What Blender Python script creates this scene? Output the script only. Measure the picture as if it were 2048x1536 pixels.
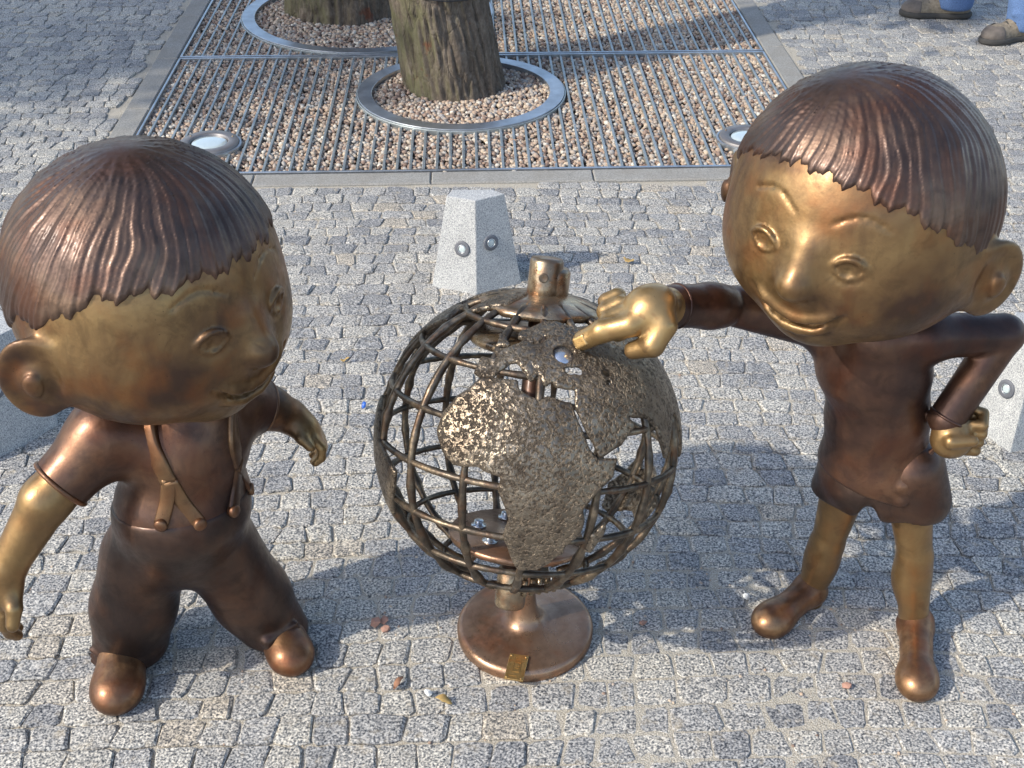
import bpy, math, random
import numpy as np
from mathutils import Vector, Matrix

rad = math.radians
for o in list(bpy.data.objects):
    bpy.data.objects.remove(o)
SC = bpy.context.scene
COL = SC.collection

# ------------------------------------------------------------------ camera
CAM_H, PITCH, FPX = 1.62, rad(33.7), 2482.0
cam_data = bpy.data.cameras.new('camera')
cam_data.sensor_width = 36.0
cam_data.lens = FPX / 2048.0 * 36.0
cam_data.clip_start = 0.05
cam_data.clip_end = 2000.0
cam = bpy.data.objects.new('camera', cam_data)
COL.objects.link(cam)
cam.location = (0, 0, CAM_H)
cam.rotation_euler = (rad(90) - PITCH, 0, 0)
SC.camera = cam

# ------------------------------------------------------------------ sky, sun, exposure
SUN_EL, SUN_BEHIND = rad(38), rad(25)
SUN = Vector((-math.cos(SUN_EL) * math.cos(SUN_BEHIND), -math.cos(SUN_EL) * math.sin(SUN_BEHIND), math.sin(SUN_EL)))
world = bpy.data.worlds.new('World')
SC.world = world
world.use_nodes = True
wn, wl = world.node_tree.nodes, world.node_tree.links
wn.clear()
sky = wn.new('ShaderNodeTexSky')
sky.sky_type = 'NISHITA'
sky.sun_disc = False
sky.sun_elevation = SUN_EL
sky.sun_rotation = math.atan2(SUN.x, SUN.y)
sky.air_density = 1.0
sky.dust_density = 1.5
bg = wn.new('ShaderNodeBackground')
bg.inputs['Strength'].default_value = 0.15
wo = wn.new('ShaderNodeOutputWorld')
wl.new(sky.outputs[0], bg.inputs[0])
wl.new(bg.outputs[0], wo.inputs[0])
sun_data = bpy.data.lights.new('sun', 'SUN')
sun_data.energy = 2.15
sun_data.angle = rad(0.9)
sun_data.color = (1.0, 0.94, 0.83)
sun = bpy.data.objects.new('sun', sun_data)
COL.objects.link(sun)
sun.rotation_euler = SUN.to_track_quat('Z', 'Y').to_euler()
sun.location = SUN * 20
vs = SC.view_settings
vs.view_transform = 'Standard'
vs.look = 'None'
vs.gamma = 1.0
vs.exposure = 1.03
vs.use_curve_mapping = False

# ------------------------------------------------------------------ small maths helpers
ST, CT = math.sin(PITCH), math.cos(PITCH)
def ray(px, py):
    u, v = (px - 1024) / FPX, (py - 768) / FPX
    return Vector((u, CT - v * ST, -ST - v * CT))
def P(px, py, d):
    """the point at forward distance d seen at photograph position px, py"""
    r = ray(px, py)
    t = d / r.y
    return Vector((r.x * t, d, CAM_H + r.z * t))
def G(px, py, z=0.0):
    r = ray(px, py)
    t = (z - CAM_H) / r.z
    return Vector((r.x * t, r.y * t, z))
def pix(p):
    x, y, z = p[0], p[1], p[2] - CAM_H
    dep = y * CT - z * ST
    return (1024 + FPX * x / dep, 768 + FPX * (-y * ST - z * CT) / dep)

_rs = np.random.RandomState(5)
_PERM = _rs.rand(64, 64, 64).astype(np.float32)
def vnoise(x, y, z):
    """smooth 3-D value noise, 0..1"""
    x, y, z = np.broadcast_arrays(np.asarray(x, np.float32), np.asarray(y, np.float32), np.asarray(z, np.float32))
    xi, yi, zi = np.floor(x).astype(np.int32), np.floor(y).astype(np.int32), np.floor(z).astype(np.int32)
    fx, fy, fz = x - xi, y - yi, z - zi
    fx, fy, fz = fx * fx * (3 - 2 * fx), fy * fy * (3 - 2 * fy), fz * fz * (3 - 2 * fz)
    x0, y0, z0 = xi & 63, yi & 63, zi & 63
    x1, y1, z1 = (xi + 1) & 63, (yi + 1) & 63, (zi + 1) & 63
    c = _PERM
    a = c[x0, y0, z0] * (1 - fx) + c[x1, y0, z0] * fx
    b = c[x0, y1, z0] * (1 - fx) + c[x1, y1, z0] * fx
    e = c[x0, y0, z1] * (1 - fx) + c[x1, y0, z1] * fx
    g = c[x0, y1, z1] * (1 - fx) + c[x1, y1, z1] * fx
    return (a * (1 - fy) + b * fy) * (1 - fz) + (e * (1 - fy) + g * fy) * fz
def fnoise(x, y, z, oct=3):
    s, a, t = 0, 0.5, 0
    for i in range(oct):
        s = s + a * vnoise(x * 2 ** i + 7.3 * i, y * 2 ** i + 3.1 * i, z * 2 ** i)
        t += a
        a *= 0.5
    return s / t

# ------------------------------------------------------------------ object helpers
def tag(o, label=None, cat=None, group=None, kind=None):
    if label: o['label'] = label
    if cat: o['category'] = cat
    if group: o['group'] = group
    if kind: o['kind'] = kind
    return o
def empty(name, loc):
    o = bpy.data.objects.new(name, None)
    o.empty_display_size = 0.1
    o.location = loc
    COL.objects.link(o)
    return o
def mesh_obj(name, verts, faces, mat, parent=None, smooth=True, origin=None):
    """one mesh object; verts are world points, the origin goes to `origin`"""
    v = np.asarray(verts, dtype=np.float64).reshape(-1, 3)
    if origin is None:
        origin = (0, 0, 0) if parent is None else tuple(parent.matrix_world.translation if False else parent.location)
    org = np.array(origin, dtype=np.float64)
    me = bpy.data.meshes.new(name)
    v = v - org
    if isinstance(faces, np.ndarray):
        n, k = faces.shape
        me.vertices.add(len(v))
        me.vertices.foreach_set('co', v.astype(np.float32).ravel())
        me.loops.add(n * k)
        me.loops.foreach_set('vertex_index', faces.astype(np.int32).ravel())
        me.polygons.add(n)
        me.polygons.foreach_set('loop_start', np.arange(0, n * k, k, dtype=np.int32))
        me.polygons.foreach_set('loop_total', np.full(n, k, dtype=np.int32))
        me.update(calc_edges=True)
    else:
        me.from_pydata([tuple(p) for p in v], [], [tuple(f) for f in faces])
    me.polygons.foreach_set('use_smooth', np.full(len(me.polygons), bool(smooth)))
    if mat:
        me.materials.append(mat)
    o = bpy.data.objects.new(name, me)
    COL.objects.link(o)
    if parent is not None:
        # parents here are never rotated: child offset = world origin - world origin of the parent
        base = Vector((0, 0, 0))
        q = parent
        while q is not None:
            base += q.location
            q = q.parent
        o.parent = parent
        o.location = Vector(origin) - base
        if origin == tuple(parent.location):
            o.location = Vector(origin) - base
    else:
        o.location = origin
    return o
def wloc(o):
    b = Vector((0, 0, 0))
    while o is not None:
        b += o.location
        o = o.parent
    return b
def part(name, verts, faces, mat, parent, smooth=True):
    return mesh_obj(name, verts, faces, mat, parent, smooth, origin=tuple(wloc(parent)))

def box(lo, hi, M=None, bevel=0.0):
    lo, hi = Vector(lo), Vector(hi)
    b = min(bevel, *(0.45 * (hi[i] - lo[i]) for i in range(3)))
    if b <= 0:
        v = [Vector((x, y, z)) for z in (lo.z, hi.z) for y in (lo.y, hi.y) for x in (lo.x, hi.x)]
        f = [(0, 2, 3, 1), (4, 5, 7, 6), (0, 1, 5, 4), (2, 6, 7, 3), (0, 4, 6, 2), (1, 3, 7, 5)]
    else:                                   # chamfered top edges
        def rect(i, z):
            return [Vector((lo.x + i, lo.y + i, z)), Vector((hi.x - i, lo.y + i, z)), Vector((hi.x - i, hi.y - i, z)), Vector((lo.x + i, hi.y - i, z))]
        v = rect(0, lo.z) + rect(0, hi.z - b) + rect(b, hi.z)
        f = [(3, 2, 1, 0), (8, 9, 10, 11)]
        for r in (0, 4):
            for k in range(4):
                f.append((r + k, r + (k + 1) % 4, r + 4 + (k + 1) % 4, r + 4 + k))
    if M is not None:
        v = [M @ p for p in v]
    return v, f
def tube(pts, radii, n=10, cap=True):
    pts = [Vector(p) for p in pts]
    if not hasattr(radii, '__len__'):
        radii = [radii] * len(pts)
    v, f = [], []
    prev = None
    for i, p in enumerate(pts):
        t = (pts[min(i + 1, len(pts) - 1)] - pts[max(i - 1, 0)]).normalized()
        if prev is None:
            a = Vector((0, 0, 1)) if abs(t.z) < 0.9 else Vector((1, 0, 0))
            u = t.cross(a).normalized()
        else:
            u = (prev - t * prev.dot(t)).normalized()
        prev = u
        w = t.cross(u)
        for k in range(n):
            a = 2 * math.pi * k / n
            v.append(p + (u * math.cos(a) + w * math.sin(a)) * radii[i])
    for i in range(len(pts) - 1):
        for k in range(n):
            f.append((i * n + k, i * n + (k + 1) % n, (i + 1) * n + (k + 1) % n, (i + 1) * n + k))
    if cap:
        f.append(tuple(range(n))[::-1])
        f.append(tuple((len(pts) - 1) * n + k for k in range(n)))
    return v, f
def ring_tube(c, ax, u, R, r, n=72, m=8, jit=0.0, flat=1.0):
    """closed hoop of radius R about c with axis ax, section radius r"""
    ax, u = Vector(ax).normalized(), Vector(u).normalized()
    w = ax.cross(u)
    v, f = [], []
    for i in range(n):
        a = 2 * math.pi * i / n
        d = u * math.cos(a) + w * math.sin(a)
        rr = r * (1 + jit * (random.random() - 0.5))
        for k in range(m):
            b = 2 * math.pi * k / m
            v.append(Vector(c) + d * (R + math.cos(b) * rr) + ax * math.sin(b) * rr * flat)
    for i in range(n):
        for k in range(m):
            f.append((i * m + k, i * m + (k + 1) % m, ((i + 1) % n) * m + (k + 1) % m, ((i + 1) % n) * m + k))
    return v, f
def lathe(prof, c=(0, 0, 0), ax=(0, 0, 1), n=48, cap0=True, cap1=True):
    """revolve (radius, height) pairs about an axis through c"""
    ax = Vector(ax).normalized()
    a = Vector((0, 0, 1)) if abs(ax.z) < 0.9 else Vector((1, 0, 0))
    u = ax.cross(a).normalized()
    w = ax.cross(u)
    v, f = [], []
    for (r, h) in prof:
        for k in range(n):
            t = 2 * math.pi * k / n
            v.append(Vector(c) + ax * h + (u * math.cos(t) + w * math.sin(t)) * r)
    for i in range(len(prof) - 1):
        for k in range(n):
            f.append((i * n + k, i * n + (k + 1) % n, (i + 1) * n + (k + 1) % n, (i + 1) * n + k))
    if cap0: f.append(tuple(range(n))[::-1])
    if cap1: f.append(tuple((len(prof) - 1) * n + k for k in range(n)))
    return v, f
def join(*vf):
    V, F = [], []
    for v, f in vf:
        b = len(V)
        V += list(v)
        F += [tuple(i + b for i in q) for q in f]
    return V, F

# ------------------------------------------------------------------ solid modelling on a grid (signed distances -> surface nets)
def smin(a, b, k):
    if k <= 0: return np.minimum(a, b)
    h = np.maximum(k - np.abs(a - b), 0) / k
    return np.minimum(a, b) - h * h * k * 0.25
def smax(a, b, k):
    return -smin(-a, -b, k)
class Vol:
    def __init__(s, lo, hi, h):
        s.lo, s.h = np.array(lo, dtype=np.float64), h
        s.n = np.ceil((np.array(hi) - s.lo) / h).astype(int) + 1
        s.F = np.full(tuple(s.n), 1.0, dtype=np.float32)
    def sub(s, lo, hi):
        i0 = np.maximum(np.floor((np.array(lo) - s.lo) / s.h).astype(int), 0)
        i1 = np.minimum(np.ceil((np.array(hi) - s.lo) / s.h).astype(int) + 1, s.n)
        sl = tuple(slice(a, max(b, a)) for a, b in zip(i0, i1))
        ax = [(s.lo[k] + s.h * np.arange(sl[k].start, sl[k].stop)).astype(np.float32) for k in range(3)]
        return sl, ax[0][:, None, None], ax[1][None, :, None], ax[2][None, None, :]
    def add(s, prim, k=0.0):
        fn, lo, hi = prim
        m = k + 4 * s.h
        sl, x, y, z = s.sub(np.array(lo) - m, np.array(hi) + m)
        if 0 in [q.stop - q.start for q in sl]: return s
        s.F[sl] = smin(s.F[sl], fn(x, y, z), k)
        return s
    def cut(s, prim, k=0.0):
        fn, lo, hi = prim
        m = k + 4 * s.h
        sl, x, y, z = s.sub(np.array(lo) - m, np.array(hi) + m)
        if 0 in [q.stop - q.start for q in sl]: return s
        s.F[sl] = smax(s.F[sl], -fn(x, y, z), k)
        return s
    def keep(s, fn, k=0.0):
        sl, x, y, z = s.sub(s.lo, s.lo + s.h * s.n)
        s.F[sl] = smax(s.F[sl], fn(x, y, z), k)
        return s
    def warp(s, fn, lo=None, hi=None):
        sl, x, y, z = s.sub(s.lo if lo is None else lo, s.lo + s.h * s.n if hi is None else hi)
        s.F[sl] = s.F[sl] + fn(x, y, z)
        return s
    def mesh(s, smooth=3):
        F = s.F
        S = F < 0
        c = S[:-1, :-1, :-1].astype(np.int8)
        for (a, b, d) in [(0, 0, 1), (0, 1, 0), (0, 1, 1), (1, 0, 0), (1, 0, 1), (1, 1, 0), (1, 1, 1)]:
            c = c + S[a:S.shape[0] - 1 + a, b:S.shape[1] - 1 + b, d:S.shape[2] - 1 + d]
        act = (c > 0) & (c < 8)
        idx = np.argwhere(act)
        vid = np.full(act.shape, -1, dtype=np.int32)
        vid[act] = np.arange(len(idx))
        acc = np.zeros((len(idx), 3)); cnt = np.zeros(len(idx))
        cor = [(a, b, d) for a in (0, 1) for b in (0, 1) for d in (0, 1)]
        for ca in cor:
            for axn in range(3):
                if ca[axn]: continue
                cb = list(ca); cb[axn] = 1
                fa = F[idx[:, 0] + ca[0], idx[:, 1] + ca[1], idx[:, 2] + ca[2]].astype(np.float64)
                fb = F[idx[:, 0] + cb[0], idx[:, 1] + cb[1], idx[:, 2] + cb[2]].astype(np.float64)
                m = (fa < 0) != (fb < 0)
                t = np.where(m, fa / np.where(m, fa - fb, 1), 0)
                p = np.array(ca, dtype=float)[None, :].repeat(len(idx), 0)
                p[:, axn] += t
                acc += np.where(m[:, None], p, 0); cnt += m
        V = idx + acc / cnt[:, None]
        Q = []
        for axn in range(3):
            A = S.take(range(S.shape[axn] - 1), axn); B = S.take(range(1, S.shape[axn]), axn)
            e = np.argwhere(A != B)
            o1, o2 = [q for q in range(3) if q != axn]
            e = e[(e[:, o1] > 0) & (e[:, o2] > 0) & (e[:, o1] < S.shape[o1] - 1) & (e[:, o2] < S.shape[o2] - 1)]
            ins = A[e[:, 0], e[:, 1], e[:, 2]]
            def cell(d1, d2):
                q = e.copy(); q[:, o1] -= d1; q[:, o2] -= d2
                return vid[q[:, 0], q[:, 1], q[:, 2]]
            q = np.stack([cell(1, 1), cell(0, 1), cell(0, 0), cell(1, 0)], 1)
            flip = ins if axn != 1 else ~ins
            q[~flip] = q[~flip][:, ::-1]
            Q.append(q)
        Q = np.concatenate(Q)
        Q = Q[(Q >= 0).all(1)]
        E = np.concatenate([Q[:, [0, 1]], Q[:, [1, 2]], Q[:, [2, 3]], Q[:, [3, 0]]])
        deg = np.bincount(E[:, 0], minlength=len(V)) + np.bincount(E[:, 1], minlength=len(V))
        def samp(p):
            i = np.clip(np.floor(p).astype(int), 0, np.array(F.shape) - 2)
            f = p - i
            r = 0
            for (a, b, d) in cor:
                w = (f[:, 0] if a else 1 - f[:, 0]) * (f[:, 1] if b else 1 - f[:, 1]) * (f[:, 2] if d else 1 - f[:, 2])
                r = r + w * F[i[:, 0] + a, i[:, 1] + b, i[:, 2] + d]
            return r
        for it in range(smooth):
            L = np.stack([np.bincount(E[:, 0], V[E[:, 1], k], len(V)) + np.bincount(E[:, 1], V[E[:, 0], k], len(V)) for k in range(3)], 1) / np.maximum(deg, 1)[:, None]
            V = V + 0.6 * (L - V)
            f0 = samp(V)
            g = np.stack([(samp(V + d) - samp(V - d)) for d in np.eye(3) * 0.7], 1) / 1.4
            gl = np.maximum((g * g).sum(1), 1e-10)
            st = np.clip(f0 / np.sqrt(gl), -0.6, 0.6)
            V = V - 0.8 * (st / np.sqrt(gl))[:, None] * g
        return s.lo + V * s.h, Q.astype(np.int32)

def cone(a, b, r1, r2):
    a, b = np.array(a, dtype=np.float64), np.array(b, dtype=np.float64)
    ba = b - a
    L = max(float(ba @ ba), 1e-9)
    def fn(x, y, z):
        dx, dy, dz = x - a[0], y - a[1], z - a[2]
        t = np.clip((dx * ba[0] + dy * ba[1] + dz * ba[2]) / L, 0, 1)
        return np.sqrt((dx - t * ba[0]) ** 2 + (dy - t * ba[1]) ** 2 + (dz - t * ba[2]) ** 2) - (r1 + (r2 - r1) * t)
    r = max(r1, r2)
    return fn, np.minimum(a, b) - r, np.maximum(a, b) + r
def frame(f, up=(0, 0, 1)):
    """columns: side (left hand x forward), forward, up"""
    f = Vector(f).normalized()
    sd = f.cross(Vector(up)).normalized()
    u = sd.cross(f)
    return np.array([sd, f, u], dtype=np.float64)          # rows
IDN = np.eye(3)
def loc3(c, R):
    c = np.array(c, dtype=np.float64)
    def tr(x, y, z):
        dx, dy, dz = x - c[0], y - c[1], z - c[2]
        return tuple(R[i, 0] * dx + R[i, 1] * dy + R[i, 2] * dz for i in range(3))
    return tr
def ell(c, r, R=IDN):
    r = np.array(r, dtype=np.float64)
    tr = loc3(c, R)
    def fn(x, y, z):
        a, b, d = tr(x, y, z)
        k0 = np.sqrt((a / r[0]) ** 2 + (b / r[1]) ** 2 + (d / r[2]) ** 2)
        k1 = np.sqrt((a / r[0] ** 2) ** 2 + (b / r[1] ** 2) ** 2 + (d / r[2] ** 2) ** 2)
        return k0 * (k0 - 1) / np.maximum(k1, 1e-6)
    m = r.max()
    return fn, np.array(c) - m, np.array(c) + m
def rbox(c, r, R=IDN, rd=0.005):
    r = np.array(r, dtype=np.float64) - rd
    tr = loc3(c, R)
    def fn(x, y, z):
        a, b, d = tr(x, y, z)
        a, b, d = np.abs(a) - r[0], np.abs(b) - r[1], np.abs(d) - r[2]
        return np.sqrt(np.maximum(a, 0) ** 2 + np.maximum(b, 0) ** 2 + np.maximum(d, 0) ** 2) + np.minimum(np.maximum(a, np.maximum(b, d)), 0) - rd
    m = np.linalg.norm(r + rd)
    return fn, np.array(c) - m, np.array(c) + m
def plane(c, n):
    c, n = np.array(c, dtype=np.float64), np.array(Vector(n).normalized(), dtype=np.float64)
    return lambda x, y, z: (x - c[0]) * n[0] + (y - c[1]) * n[1] + (z - c[2]) * n[2]
def chain(vol, pts, rs, k):
    for i in range(len(pts) - 1):
        vol.add(cone(pts[i], pts[i + 1], rs[i], rs[i + 1]), k)
def vol_part(name, vol, mat, parent, smooth=3):
    v, q = vol.mesh(smooth)
    return part(name, v, q, mat, parent)

# ------------------------------------------------------------------ materials
class NT:
    def __init__(s, name):
        s.m = bpy.data.materials.new(name)
        s.m.use_nodes = True
        s.t = s.m.node_tree
        s.b = s.t.nodes['Principled BSDF']
        s.pos = s.t.nodes.new('ShaderNodeNewGeometry').outputs['Position']
    def new(s, t, **kw):
        n = s.t.nodes.new(t)
        for k, v in kw.items():
            setattr(n, k, v)
        return n
    def link(s, a, b): s.t.links.new(a, b)
    def noise(s, scale, detail=3, rough=0.55, vec=None, dist=0.0):
        n = s.new('ShaderNodeTexNoise')
        n.inputs['Scale'].default_value = scale
        n.inputs['Detail'].default_value = detail
        n.inputs['Roughness'].default_value = rough
        n.inputs['Distortion'].default_value = dist
        s.link(vec if vec is not None else s.pos, n.inputs['Vector'])
        return n.outputs['Fac']
    def vor(s, scale, feature='F1', out='Distance', vec=None):
        n = s.new('ShaderNodeTexVoronoi', feature=feature)
        n.inputs['Scale'].default_value = scale
        s.link(vec if vec is not None else s.pos, n.inputs['Vector'])
        return n.outputs[out]
    def ramp(s, fac, stops, interp='LINEAR'):
        n = s.new('ShaderNodeValToRGB')
        n.color_ramp.interpolation = interp
        e = n.color_ramp.elements
        while len(e) < len(stops): e.new(0.5)
        for q, (p, c) in zip(e, stops):
            q.position = p
            q.color = (*c, 1) if len(c) == 3 else c
        s.link(fac, n.inputs[0])
        return n.outputs[0]
    def val(s, fac, a, b, f0=0.0, f1=1.0):
        n = s.new('ShaderNodeMapRange')
        for i, q in zip((1, 2, 3, 4), (f0, f1, a, b)): n.inputs[i].default_value = q
        s.link(fac, n.inputs[0])
        return n.outputs[0]
    def math(s, op, a, b):
        n = s.new('ShaderNodeMath', operation=op)
        for i, q in enumerate((a, b)):
            if isinstance(q, (int, float)): n.inputs[i].default_value = q
            else: s.link(q, n.inputs[i])
        return n.outputs[0]
    def mix(s, fac, a, b, mode='MIX'):
        n = s.new('ShaderNodeMix', data_type='RGBA', blend_type=mode)
        for sock, q in ((n.inputs[0], fac), (n.inputs[6], a), (n.inputs[7], b)):
            if isinstance(q, (int, float)): sock.default_value = q
            elif isinstance(q, tuple): sock.default_value = (*q, 1)
            else: s.link(q, sock)
        return n.outputs[2]
    def attr(s, name):
        return s.new('ShaderNodeAttribute', attribute_name=name).outputs['Fac']
    def island(s):
        return s.new('ShaderNodeNewGeometry').outputs['Random Per Island']
    def stretch(s, sc, rot=(0, 0, 0)):
        n = s.new('ShaderNodeMapping')
        n.inputs['Scale'].default_value = sc
        n.inputs['Rotation'].default_value = rot
        s.link(s.pos, n.inputs[0])
        return n.outputs[0]
    def set(s, k, v):
        if isinstance(v, (int, float)): s.b.inputs[k].default_value = v
        elif isinstance(v, tuple): s.b.inputs[k].default_value = (*v, 1) if len(v) == 3 else v
        else: s.link(v, s.b.inputs[k])
        return s
    def bump(s, h, strength=0.5, dist=0.002, prev=None):
        n = s.new('ShaderNodeBump')
        n.inputs['Strength'].default_value = strength
        n.inputs['Distance'].default_value = dist
        s.link(h, n.inputs['Height'])
        if prev is not None: s.link(prev, n.inputs['Normal'])
        s.link(n.outputs[0], s.b.inputs['Normal'])
        return n.outputs[0]

def mat_granite(name, tone=1.0, warm=0.0, tint=True, fine=1.0):
    n = NT(name)
    sp = n.noise(250 * fine, 3, 0.62)
    base = n.ramp(sp, [(0.34, (0.035, 0.04, 0.05)), (0.43, (0.17, 0.178, 0.19)), (0.52, (0.37, 0.365, 0.355)), (0.64, (0.68, 0.665, 0.63))])
    sp2 = n.vor(170 * fine)
    if not tint:
        base = n.ramp(sp, [(0.33, (0.16, 0.165, 0.175)), (0.45, (0.30, 0.305, 0.31)), (0.58, (0.44, 0.44, 0.43)), (0.68, (0.56, 0.555, 0.54))])
    dark = n.ramp(sp2, [(0.12, (0.35, 0.36, 0.40)), (0.30, (1, 1, 1))])
    c = n.mix(0.75, base, dark, 'MULTIPLY')
    big = n.noise(14, 3, 0.6)
    c = n.mix(0.55, c, n.ramp(big, [(0.3, (0.80, 0.78, 0.74)), (0.7, (1.12, 1.1, 1.05))]), 'MULTIPLY')
    if tint:
        t = n.attr('tint')
        c = n.mix(1.0, c, n.ramp(t, [(0.0, (0.68, 0.70, 0.74)), (0.3, (0.90, 0.91, 0.92)), (0.65, (1.04, 1.03, 1.0)), (0.95, (1.16, 1.14, 1.07)), (1.0, (1.10, 1.02, 0.90))]), 'MULTIPLY')
        dirt = n.noise(38, 4, 0.65)
        c = n.mix(n.ramp(dirt, [(0.55, (0, 0, 0)), (0.72, (0.55, 0.55, 0.55))]), c, (0.42, 0.36, 0.26))
    c = n.mix(1.0, c, (tone * (1 + warm), tone, tone * (1 - warm)), 'MULTIPLY')
    n.set('Base Color', c).set('Roughness', n.val(sp, 0.55, 0.85)).set('Specular IOR Level', 0.35)
    h = n.math('ADD', n.math('MULTIPLY', n.noise(120, 4, 0.65), 1.0), n.math('MULTIPLY', sp, 0.35))
    n.bump(h, 0.8, 0.0032 if tint else 0.0012)
    return n.m

def mat_sand():
    n = NT('joint_sand')
    g = n.noise(420, 3, 0.7)
    c = n.ramp(g, [(0.3, (0.20, 0.175, 0.14)), (0.5, (0.42, 0.38, 0.31)), (0.72, (0.66, 0.62, 0.54))])
    n.set('Base Color', c).set('Roughness', 0.95).set('Specular IOR Level', 0.15)
    h = n.math('ADD', n.math('MULTIPLY', n.vor(310), 0.4), n.math('ADD', n.math('MULTIPLY', g, 0.6), n.noise(60, 4, 0.6)))
    n.bump(h, 1.0, 0.003)
    return n.m

def mat_far_paving():
    n = NT('far_paving')
    sp = n.noise(60, 4, 0.7)
    cell = n.vor(11, 'DISTANCE_TO_EDGE')
    c = n.mix(n.ramp(cell, [(0.02, (1, 1, 1)), (0.08, (0, 0, 0))]), n.ramp(sp, [(0.3, (0.2, 0.2, 0.2)), (0.7, (0.42, 0.41, 0.39))]), (0.14, 0.12, 0.10))
    n.set('Base Color', c).set('Roughness', 0.9)
    return n.m

def mat_kerb():
    n = NT('kerb_stone_grey')
    sp = n.noise(240, 3, 0.6)
    c = n.ramp(sp, [(0.3, (0.16, 0.155, 0.145)), (0.7, (0.36, 0.35, 0.32))])
    c = n.mix(n.ramp(n.noise(9, 4, 0.6), [(0.4, (0, 0, 0)), (0.75, (0.6, 0.6, 0.6))]), c, (0.20, 0.18, 0.15))
    n.set('Base Color', c).set('Roughness', 0.9)
    n.bump(sp, 0.5, 0.002)
    return n.m

def mat_pebble():
    n = NT('pebble')
    i = n.island()
    c = n.ramp(i, [(0.0, (0.17, 0.115, 0.09)), (0.18, (0.30, 0.21, 0.16)), (0.36, (0.43, 0.32, 0.23)), (0.55, (0.36, 0.30, 0.25)), (0.72, (0.52, 0.42, 0.31)), (0.86, (0.30, 0.28, 0.265)), (1.0, (0.66, 0.60, 0.50))])
    c = n.mix(0.5, c, n.ramp(n.noise(260, 3, 0.6), [(0.3, (0.7, 0.7, 0.7)), (0.7, (1.15, 1.15, 1.15))]), 'MULTIPLY')
    n.set('Base Color', c).set('Roughness', 0.75).set('Specular IOR Level', 0.35)
    n.bump(n.noise(300, 3, 0.6), 0.5, 0.001)
    return n.m

def mat_steel(name, c0, c1, rough, metal=0.9):
    n = NT(name)
    f = n.noise(16, 4, 0.6)
    n.set('Base Color', n.ramp(f, [(0.3, c0), (0.7, c1)])).set('Metallic', metal)
    n.set('Roughness', n.val(n.noise(60, 3, 0.6), rough - 0.1, rough + 0.12))
    n.bump(n.noise(90, 3, 0.5), 0.15, 0.001)
    return n.m

def mat_bronze(name, dark, mid, lite, rough, pits=0.25, coat=0.18, scale=7.0, stain=0.45, metal=0.80, streak=None):
    """patinated bronze: brown patina cloudily worn to brighter metal"""
    n = NT(name)
    f = n.noise(scale, 4, 0.55, dist=0.4)
    c = n.ramp(f, [(0.36, dark), (0.5, mid), (0.66, lite)])
    st = n.noise(scale * 4.2, 5, 0.65, dist=0.6)
    c = n.mix(n.ramp(st, [(0.50, (0, 0, 0)), (0.66, (stain, stain, stain))]), c, tuple(q * 0.42 for q in mid))
    rd = n.noise(scale * 1.7 + 3, 3, 0.5)
    c = n.mix(n.ramp(rd, [(0.50, (0, 0, 0)), (0.68, (0.55, 0.55, 0.55))]), c, (mid[0] * 1.15, mid[1] * 0.72, mid[2] * 0.5))
    dr = n.noise(1.0, 4, 0.6, vec=n.stretch((26, 26, 4.5)))
    c = n.mix(n.ramp(dr, [(0.50, (0, 0, 0)), (0.68, (0.42, 0.42, 0.42))]), c, dark)
    pit = n.vor(120)
    pm = n.math('GREATER_THAN', n.noise(23, 2), 0.62)
    pf = n.math('MULTIPLY', n.val(pit, 1, 0, 0.04, 0.13), pm)
    c = n.mix(n.math('MULTIPLY', pf, 0.7), c, (0.02, 0.014, 0.01))
    ro = n.math('ADD', n.val(f, rough + 0.07, rough - 0.05, 0.3, 0.7), n.val(st, -0.05, 0.08, 0.3, 0.7))
    ro = n.math('ADD', ro, n.val(n.noise(75, 5, 0.7), -0.07, 0.09, 0.35, 0.65))
    if streak:                                    # rubbed bright where hands touch it
        wr = n.attr('wear')
        spots = n.ramp(n.noise(34, 2, 0.4), [(0.64, (1, 1, 1)), (0.67, (0.6, 0.6, 0.6))])
        c = n.mix(n.math('MULTIPLY', wr, spots), c, streak)
        ro = n.math('SUBTRACT', ro, n.math('MULTIPLY', wr, 0.10))
    n.set('Base Color', c).set('Metallic', metal)
    n.set('Roughness', ro)
    n.set('Coat Weight', coat).set('Coat Roughness', 0.24)
    h = n.math('ADD', n.noise(scale * 3, 3, 0.5), n.math('MULTIPLY', n.noise(190, 4, 0.65), 0.20))
    h = n.math('SUBTRACT', h, n.math('MULTIPLY', pf, pits))
    n.bump(h, 0.5, 0.0025)
    return n.m

def mat_cast(name):
    """sand-cast bronze of the land plates: rubbed skin with pits"""
    n = NT(name)
    f = n.noise(24, 4, 0.6)
    w = n.noise(165, 4, 0.62, dist=0.5)
    c = n.ramp(f, [(0.3, (0.125, 0.097, 0.072)), (0.55, (0.235, 0.19, 0.14)), (0.8, (0.38, 0.315, 0.235))])
    pm = n.ramp(w, [(0.38, (1, 1, 1)), (0.50, (0, 0, 0))])
    c = n.mix(n.math('MULTIPLY', pm, 0.7), c, (0.05, 0.038, 0.03))
    n.set('Base Color', c).set('Metallic', 0.9).set('Roughness', n.val(w, 0.55, 0.34, 0.42, 0.58))
    h = n.math('ADD', n.ramp(w, [(0.38, (0, 0, 0)), (0.52, (1, 1, 1))]), n.math('ADD', n.math('MULTIPLY', n.noise(260, 3, 0.6), 0.4), n.math('MULTIPLY', n.noise(70, 3, 0.6), 1.2)))
    n.bump(h, 0.9, 0.0026)
    return n.m

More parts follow.
